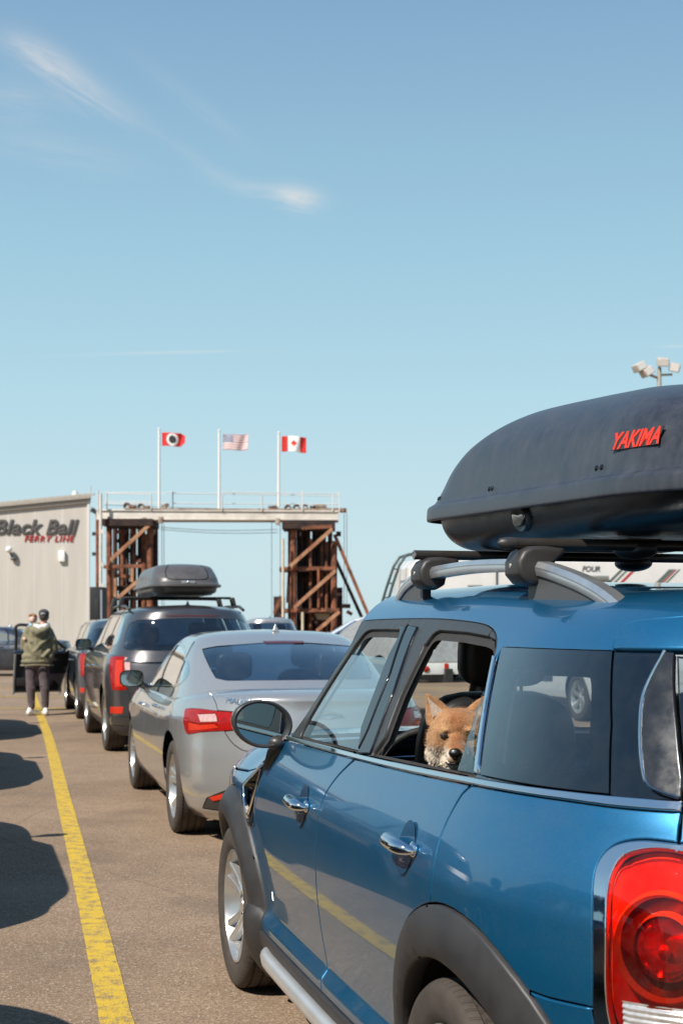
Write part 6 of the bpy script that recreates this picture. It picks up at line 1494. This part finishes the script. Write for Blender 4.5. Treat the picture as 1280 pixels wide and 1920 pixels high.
def build_person():
    d=23.35;X=(73-640)*d/2640;root=thing('person','person in olive hooded jacket, dark trousers and cap, standing, back turned, holding a child','person',(X,d,0),R(4))
    olive=cloth('olive_cloth',(.19,.165,.095));trs=cloth('trouser_cloth',(.085,.060,.063));
    # skin: head, neck, forearm stubs (one surface)
    hx=.085
    body=organic('body',[('b',(hx,.02,1.640),(.074,.094,.105)),('b',(hx+.004,.085,1.60),(.050,.045,.062)),('b',(hx,.118,1.622),(.013,.020,.016)),('b',(hx-.076,.015,1.630),(.012,.024,.032)),('b',(hx+.076,.015,1.630),(.012,.024,.032)),('l',[(hx,.005,1.56),(hx-.02,-.005,1.44)],[.056,.064]),
       ('l',[(hx-.02,0,1.44),(-.01,.01,1.20),(0,.01,.95)],[.10,.13,.13]),('l',[(-.08,.01,.92),(-.10,.0,.50),(-.115,.0,.10)],[.075,.055,.038]),('l',[(.08,.01,.92),(.095,.0,.50),(.11,.0,.10)],[.075,.055,.038]),
       ('l',[(-.17,.02,1.40),(-.225,.06,1.13),(-.16,.28,1.16)],[.05,.042,.03]),('l',[(.19,.02,1.40),(.235,.06,1.12),(.08,.29,1.13)],[.05,.042,.03])],.012,skin,root,4)
    for s in (-1,1):
        e=MB();e.ball((hx+s*.030,.107,1.652),(.011,.008,.008));e.build('eye',mat('eye_dark',(.03,.02,.015),.2),body)
    e=MB();e.tube([(hx-.024,.122,1.582),(hx,.130,1.580),(hx+.024,.122,1.582)],.005,6);e.build('mouth',mat('lip',(.38,.15,.12),.5),body)
    organic('hair',[('b',(hx,.0,1.662),(.081,.096,.085)),('b',(hx,-.045,1.622),(.066,.055,.055))],.010,mat('hair_dark',(.025,.016,.012),.6,bump=.5,bscale=160),body,3)
    cap=organic('cap',[('b',(hx,.008,1.700),(.089,.108,.070)),('b',(hx,.008,1.672),(.090,.108,.030)),('l',[(hx-.05,.10,1.672),(hx-.03,.175,1.655)],[.022,.012]),('l',[(hx+.05,.10,1.672),(hx+.03,.175,1.655)],[.022,.012]),('l',[(hx,.10,1.675),(hx,.185,1.655)],[.03,.012])],.009,cloth('cap_cloth',(.035,.030,.032)),body,4)
    e=MB();e.grid(lambda i,j:(hx+.055*math.sin((-1+2*i)*.9),.008-.108*math.cos((-1+2*i)*.62)-.004,1.672+.022*j+.012*math.cos((-1+2*i)*1.5)),10,2);e.build('cap_badge',mat('badge_grey',(.40,.38,.37),.7),cap)
    # jacket with folds, hood lying on the back, hem and pockets
    J=[('l',[(-.02,.01,1.40),(-.02,.015,1.24),(-.02,.01,1.08),(-.025,.0,1.00)],[.150,.168,.172,.165]),('l',[(-.15,.01,1.405),(.10,.01,1.41)],[.088,.092]),
       ('b',(-.02,0,1.10),(.225,.135,.22)),('b',(-.03,0,.90),(.262,.15,.075)),('b',(-.03,0,.985),(.250,.145,.10)),
       ('l',[(-.165,.02,1.39),(-.225,.02,1.26),(-.245,.05,1.13)],[.080,.074,.066]),('l',[(-.245,.05,1.13),(-.19,.18,1.13),(-.13,.26,1.17)],[.064,.056,.046]),
       ('l',[(.155,.02,1.39),(.225,.02,1.25),(.250,.05,1.10)],[.082,.076,.068]),('l',[(.25,.05,1.10),(.19,.19,1.10),(.10,.27,1.14)],[.066,.056,.046]),
       ('l',[(-.13,-.06,1.455),(-.06,-.135,1.405),(.02,-.15,1.385),(.10,-.13,1.41),(.165,-.05,1.46)],[.045,.055,.060,.055,.045]),('b',(.02,-.125,1.36),(.125,.055,.06)),
       ('l',[(-.20,-.03,1.33),(-.10,-.125,1.22)],[.035,.030]),('l',[(.21,-.03,1.31),(.06,-.145,1.19),(-.06,-.150,1.05)],[.030,.026,.024]),('l',[(-.18,-.10,1.16),(-.05,-.150,1.02)],[.025,.022]),('l',[(.19,-.09,1.08),(.10,-.145,.98),(.16,-.10,.90)],[.03,.03,.03]),
       ('b',(.20,-.03,.99),(.06,.08,.075)),('b',(-.22,-.02,.97),(.05,.08,.07))]
    jk=organic('jacket',J,.0125,olive,root,2)
    e=MB();e.tube([(-.025+.262*math.cos(a),.0+.152*math.sin(a),.838+.006*math.sin(3*a)) for a in np.linspace(0,2*math.pi,40)],.014,8,caps=False);e.build('hem',olive,jk,smooth=60)
    organic('hood_lining',[('l',[(-.07,.02,1.50),(-.04,-.075,1.475),(.03,-.105,1.462),(.11,-.08,1.475),(.15,.02,1.50)],[.042,.045,.046,.045,.040]),('b',(.03,-.05,1.455),(.11,.06,.045))],.010,cloth('lining_white',(.72,.70,.68)),jk,2)
    T=[('b',(-.03,.0,.86),(.185,.125,.10)),('l',[(-.115,.0,.86),(-.125,.01,.60),(-.125,-.015,.44),(-.120,.0,.22),(-.112,.0,.155)],[.105,.088,.078,.062,.056]),('l',[(.06,.0,.86),(.095,.01,.60),(.105,-.015,.44),(.108,.0,.22),(.108,.0,.155)],[.105,.088,.078,.062,.056]),
       ('l',[(-.19,-.03,.50),(-.07,-.06,.46)],[.02,.02]),('l',[(.04,-.07,.50),(.16,-.03,.45)],[.02,.02]),('l',[(-.17,-.03,.24),(-.07,-.04,.22)],[.018,.018]),('l',[(.06,-.04,.22),(.16,-.03,.25)],[.018,.018])]
    organic('trousers',T,.012,trs,root,2)
    for s,x,yw in ((-1,-.125,-.9),(1,.112,.35)):
        sh_=mat('shoe_white',(.70,.68,.65),.6,var=.06);c,sn=math.cos(yw),math.sin(yw);Rr=lambda a,b,z:(x+a*c-b*sn,a*sn+b*c,z)
        o=organic('shoe',[('b',Rr(0,-.04,.05),(.045,.06,.05)),('l',[Rr(0,-.03,.055),Rr(0,.08,.045),Rr(0,.15,.035)],[.046,.044,.033]),('l',[Rr(0,-.02,.10),Rr(0,.0,.06)],[.045,.046])],.009,sh_,root,3)
        for v in o.data.vertices: v.co.z=max(v.co.z,.004)
    hand(root,(-.09,.31,1.19),(1,.2,.1),(0,-.3,1),-1,skin); hand(root,(.05,.32,1.15),(-1,.2,.1),(0,-.3,1),1,skin)
    # child, carried in front, looking back over the shoulder
    cx,cz=-.125,1.602;ch=thing('person','small child with light brown hair carried in the arms of the person in olive','person',(X,d,0),R(4))
    cb=organic('body',[('b',(cx,.20,cz),(.066,.076,.082)),('b',(cx-.002,.138,cz-.018),(.045,.035,.045)),('b',(cx-.002,.110,cz-.012),(.010,.012,.009)),('b',(cx-.064,.20,cz-.01),(.010,.018,.022)),('b',(cx+.064,.20,cz-.01),(.010,.018,.022)),('l',[(cx,.21,cz-.07),(cx,.23,cz-.14)],[.036,.042]),
      ('l',[(cx,.24,cz-.15),(cx+.02,.26,1.22)],[.075,.085]),('l',[(cx-.07,.20,cz-.16),(cx-.115,.12,1.36),(cx-.105,.0,1.31)],[.034,.030,.024]),('l',[(cx+.07,.22,cz-.16),(cx+.14,.16,1.40)],[.034,.028]),('l',[(cx-.03,.26,1.20),(cx-.11,.30,1.06),(cx-.10,.30,.90)],[.05,.042,.032]),('l',[(cx+.06,.27,1.20),(cx+.16,.32,1.06),(cx+.15,.32,.90)],[.05,.042,.032])],.009,skin_pale,ch,3)
    hand(ch,(cx-.10,-.03,1.295),(.1,-1,-.3),(0,-.3,1),1,skin_pale,.6)
    organic('hair',[('b',(cx,.222,cz+.022),(.073,.078,.074)),('b',(cx-.03,.16,cz+.062),(.040,.035,.024)),('b',(cx+.03,.165,cz+.060),(.036,.035,.024))],.008,mat('hair_light',(.30,.15,.065),.6,bump=.5,bscale=160),cb,2)
    for s in (-1,1): e=MB();e.ball((cx+s*.024,.121,cz+.004),(.010,.007,.008));e.build('eye',mat('eye_dark',(.03,.02,.015),.2),cb)
    e=MB();e.tube([(cx-.018,.108,cz-.042),(cx,.103,cz-.045),(cx+.018,.108,cz-.042)],.005,6);e.build('mouth',mat('lip',(.38,.15,.12),.5),cb)
    organic('shirt',[('l',[(cx,.235,cz-.135),(cx+.02,.262,1.20)],[.086,.098]),('l',[(cx-.065,.205,cz-.155),(cx-.112,.135,1.385)],[.048,.042]),('l',[(cx+.065,.225,cz-.155),(cx+.13,.17,1.40)],[.048,.042])],.010,cloth('shirt_blue',(.25,.42,.58)),ch,2)
    organic('shorts',[('b',(cx+.02,.265,1.17),(.11,.10,.08)),('l',[(cx-.03,.265,1.17),(cx-.10,.295,1.05)],[.066,.060]),('l',[(cx+.06,.275,1.17),(cx+.15,.31,1.05)],[.066,.060])],.011,cloth('shorts_dark',(.05,.05,.07)),ch,2)
build_person()
# ------------------------------------------------------------------ vehicles further off
def mrot(H,th): return Matrix.Translation(H)@Matrix.Rotation(th,4,'Z')@Matrix.Translation(-Vector(H))
def open_front_door(root,pm,th):
    low,top=shell_of('suv');X=lambda p:xs(low,p)
    fs=curve(X([(1.12,1.10),(1.10,.80),(.98,.50),(.95,.30)]));ms=curve(X([(.08,1.12),(.08,.80),(.06,.50),(.05,.30)]))
    pl=[(s,1.14) for s in np.linspace(fs[0][0],ms[0][0],14)]+ms+[(ms[-1][0],.34),(fs[-1][0],.34)]+fs[::-1]
    C=Cut(low,[dict(name='d',poly=pl,gap=.002,lip=.05)],fs[-1][0]-.3,ms[0][0]+.2,.30,1.2)
    M_=mrot((1.10,.96,0),R(th))
    d=C.make('d','front_door',pm,root);d.matrix_local=M_
    C.make('d','door_panel',mat('door_inner',(.014,.013,.013),.5,var=.3,scale=6),d,off=-.075)
    e=MB();
    for (x,z,w,h) in ((.75,.95,.45,.05),(.55,.55,.70,.16)): e.box((x-.1,.86,z),(w,.05,h))
    e.build('armrest',dark_trim,d,bevel=.02)
    e=MB();P=curve([(.10,1.15),(.08,1.40),(.06,1.60),(.30,1.605),(.48,1.53),(.80,1.33),(1.05,1.17)],step=.05)
    q=[top.pt([s_at_x(top,x,z)],[z])[0] for x,z in P];e.tube([tuple(p) for p in q],.030,8,flat=.8);e.build('window_frame',black_satin,d,smooth=60)
    pane=[(x,z) for x,z in P];e=MB();vs=[tuple(p) for p in q];e.add(vs,[tuple(range(len(vs)))]);e.build('window_pane',glass_clear,d,smooth=0)
    h=car_mirror(d,pm,1,.98,1.06,1.22,1.1)
    e=MB();e.box((1.075,1.07,1.20),(.02,.12,.03));e.build('indicator',mat('amber',(.85,.22,.03),.3),h)
    p,a,b,n=frame_on(low,s_at_x(low,.30,.97),.97);e=MB();e.tube([p+a*(.09*t)+n*(.006+.03*(1-t**4)) for t in np.linspace(-1,1,11)],[.006]+[.014]*9+[.006],10);e.build('handle',chrome,d,smooth=60)
far_suv.scale=(.95,.93,.93)
open_front_door(far_suv,slate_paint,-74)
def recolour(o,old,new):
    for c in [o]+list(o.children_recursive):
        if c.type=='MESH':
            for sl in c.material_slots:
                if sl.material==old: sl.link='OBJECT';sl.material=new
def car_copy(src,old,new,label,loc,rot,group=None,scale=None,cat='car',name=None):
    c=copy_tree(src);c.location=loc;c.rotation_euler=(0,0,rot);c['label']=label;c['category']=cat
    if name: c.name=name
    if group: c['group']=group
    if scale: c.scale=scale
    for ch in list(c.children):
        if ch.name.startswith('roof_rail'): bpy.data.objects.remove(ch)
    recolour(c,old,new);return c
# the queue in the lane to the left (only its shadows fall into view)
G4='cars waiting in the lane to the left'
for A_,L0,lab,new in ((3.3,-1.2,'dark SUV in the left lane, level with the tailgate of the blue hatchback',navy_paint),(8.75,-1.2,'dark SUV in the left lane, level with the front wheel of the blue hatchback',grey_paint),(14.8,-1.02,'slate SUV in the left lane, level with the silver sedan',slate_paint),(20.6,-.72,'dark SUV in the left lane, level with the grey SUV',navy_paint)):
    x,y=LA(L0,A_);car_copy(suv,grey_paint,new,lab,(x,y,0),R(105),G4,(.885,.93,.86),name='suv')
car_copy(sedan,silver_paint,navy_paint,'dark blue-grey sedan parked crosswise in front of the terminal',(-10.6,42,0),R(182),name='sedan')
car_copy(suv,grey_paint,silver_paint,'pale silver SUV seen from behind, beyond the silver sedan',(-2.35,45.6,0),R(94),name='suv')
car_copy(suv,grey_paint,white_paint,'white SUV side-on below the right gantry tower',(.75,37.5,0),R(176),name='suv')
px_=Vector((3.67,22.0));o_=px_+Vector((math.cos(R(105)),math.sin(R(105))))*1.45-Vector((-math.sin(R(105)),math.cos(R(105))))*.955
car_copy(suv,grey_paint,white_paint,'white SUV seen through the rear side glass of the blue hatchback',(o_.x,o_.y,0),R(105),name='suv')
# motorhome
def motorhome():
    D_=38.;x0=(768-640)*D_/2640;o=thing('motorhome','white motorhome with green and red stripes and a rear ladder, beyond the roof box','motorhome',(x0,D_,0),R(9))
    wh=mat('coach_white',(.66,.63,.60),.35,var=.05,scale=2,coat=.3);dk=mat('coach_window',(.03,.035,.035),.08,coat=1.0)
    L_=9.4;Wd=2.35;e=MB();e.prism([(0,.75),(L_-1.9,.75),(L_-1.9,1.9),(L_-.2,2.05),(L_-.05,2.6),(L_-.5,3.26),(.25,3.30),(0,3.08)],0,Wd,'y');e.build('body',wh,o,bevel=.07,seg=3)
    e=MB();e.prism([(L_-1.9,.55),(L_+.7,.55),(L_+.75,1.1),(L_-.2,1.25),(L_-.65,1.93),(L_-1.9,1.93)],.12,Wd-.12,'y');e.build('cab',wh,o,bevel=.08,seg=3)
    e=MB();e.box((L_-1.15,.10,1.55),(.8,.05,.5));e.build('cab_window',dk,o,bevel=.02)
    for x,z,w,h in ((1.80,2.43,.36,.26),(3.6,2.30,1.0,.55)):
        e=MB();e.box((x,-.012,z),(w,.03,h));wn=e.build('window',dk,o,bevel=.04,seg=3);e=MB();e.box((x,-.004,z),(w+.07,.02,h+.07));e.build('window_frame',mat('frame_grey',(.30,.30,.29),.5),wn,bevel=.01)
    e=MB();e.box((5.15,-.09,2.79),(.80,.17,.13));e.build('awning',mat('awning_grey',(.20,.20,.18),.6),o,bevel=.03)
    e=MB();e.box((3.0,-.03,1.55),(.66,.03,1.75));dr=e.build('door',wh,o,bevel=.02);e=MB();e.box((3.25,-.06,1.5),(.06,.05,.14));e.build('handle',black_satin,dr)
    gr=mat('stripe_green',(.10,.14,.12),.5);rd=mat('stripe_red',(.40,.03,.03),.5)
    for (xa,w,m_) in ((5.42,.10,gr),(5.60,.07,gr),(5.78,.10,rd),(6.82,.16,gr),(7.10,.06,gr),(7.0,.05,rd)):
        e=MB();zt=3.0;zb_=1.7;k=.95;e.add([(xa-(0)*k,-.006,2.55),(xa+w,-.006,2.55),(xa+w+.52,-.006,3.05),(xa+.52,-.006,3.05)],[(0,1,2,3)]);e.add([(xa-.6,-.006,1.55),(xa-.6+w,-.006,1.55),(xa+w,-.006,2.55),(xa,-.006,2.55)],[(0,1,2,3)]);e.build('stripe',m_,o,smooth=0)
    t=text_mesh('FOUR',.25,.004,mat('coach_letter',(.10,.10,.10),.5),'lettering',o,shear=.2,offset=.006);t.location=(4.82,-.008,2.98);t.rotation_euler=(R(90),0,0);t.scale=(.8,.8,1)
    lad=mat('ladder_dark',(.03,.05,.045),.4)
    e=MB()
    for y in (.35,1.15): e.tube([(-.62,y,1.7),(-.58,y,2.0),(-.40,y,2.6),(-.22,y,3.12),(-.05,y,3.38),(.2,y,3.46),(.8,y,3.44),(1.15,y,3.30)],.040,8)
    for x,z in ((-.60,1.85),(-.51,2.25),(-.38,2.65),(-.25,3.04)): e.tube([(x,.35,z),(x,1.15,z)],.022,6)
    e.build('ladder',lad,o,smooth=60)
    e=MB();e.tube([(1.1,.5,3.3),(1.1,1.8,3.3)],.02,6);e.build('roof_bar',lad,o)
    e=MB();e.tube([(2.4,-.03,2.35),(2.4,-.03,3.1)],.018,6);e.build('rail',lad,o)
    for x in (1.7,L_-.75):
        for y in (.16,Wd-.16): make_wheel(('wheel','rim'),.40,.24,.24,o,(x,y,.40),SUV_RIM,tyre_m,rim_silver,-1 if y<1 else 1)
    e=MB();e.box((L_/2-.3,Wd/2,.6),(L_-1,1.9,.35));e.build('chassis',black_hole,o)
    e=MB();e.tube([(-.02,.2,1.95),(-.3,.1,2.05),(-.45,.05,2.3)],.015,6);e.ball((-.12,.2,2.0),(.08,.06,.06));e.build('rear_lamp',mat('lamp_case',(.55,.50,.44),.5,.2),o)
motorhome()
def trailer():
    o=thing('flatbed_trailer','flatbed trailer with a white tail board and red lamps seen through the open rear window','trailer',(2.05,18.6,0),R(105))
    # local x forward; the tail at x=0
    wh=mat('trailer_white',(.72,.70,.68),.4,var=.08);e=MB();e.box((0,0,.93),(.07,2.3,.15));e.build('tail_board',wh,o,bevel=.01)
    for y in (1.0,-1.0,.45,-.45):
        e=MB();e.lathe([(.001,.018),(.05,.014),(.06,0)],'x',c=(0,0,0),n=16);e.v=[(-x-.036,yy*.9+y,z*.7+.93) for x,yy,z in e.v];e.build('tail_lamp',red_lamp2,o,smooth=60)
    for y in (.72,-.72): e=MB();e.box((-.04,y,.93),(.012,.05,.14));e.build('reflector',red_lamp2,o)
    e=MB();e.box((3.0,0,.98),(6.0,2.25,.06));e.build('deck',mat('deck_wood',(.20,.16,.12),.85,var=.2),o)
    e=MB()
    for y in (.7,-.7): e.box((3.0,y,.84),(6.2,.10,.18))
    e.tube([(6,.7,.84),(7.4,0,.72)],.06,8);e.tube([(6,-.7,.84),(7.4,0,.72)],.06,8);e.build('frame',black_satin,o)
    for x in (2.3,3.2):
        for y in (1.0,-1.0): make_wheel(('wheel','rim'),.36,.2,.22,o,(x,y,.36),SUV_RIM,tyre_m,rim_silver,1 if y>0 else -1)
    e=MB()
    def tarp(i,j):
        x=.4+5.2*i;y=-1.02+2.04*j;h=.62*math.sin(math.pi*min(1,max(0,j)))**.5*(1-.25*math.cos(i*9))*min(1,i*8,(1-i)*8);return (x,y,1.02+h+.05*math.sin(x*5+y*4))
    e.grid(tarp,50,20);t=tag(e.build('tarpaulin',cloth('tarp_grey',(.22,.22,.215)),None,smooth=60),'grey tarpaulin over the load on the flatbed trailer','tarpaulin');t.location=o.location;t.rotation_euler=o.rotation_euler
    e=MB();e.box((7.45,0,.40),(.12,.12,.64));e.tube([(7.45,0,.0),(7.45,0,.1)],.09,10);e.build('jockey_stand',black_satin,o)
trailer()
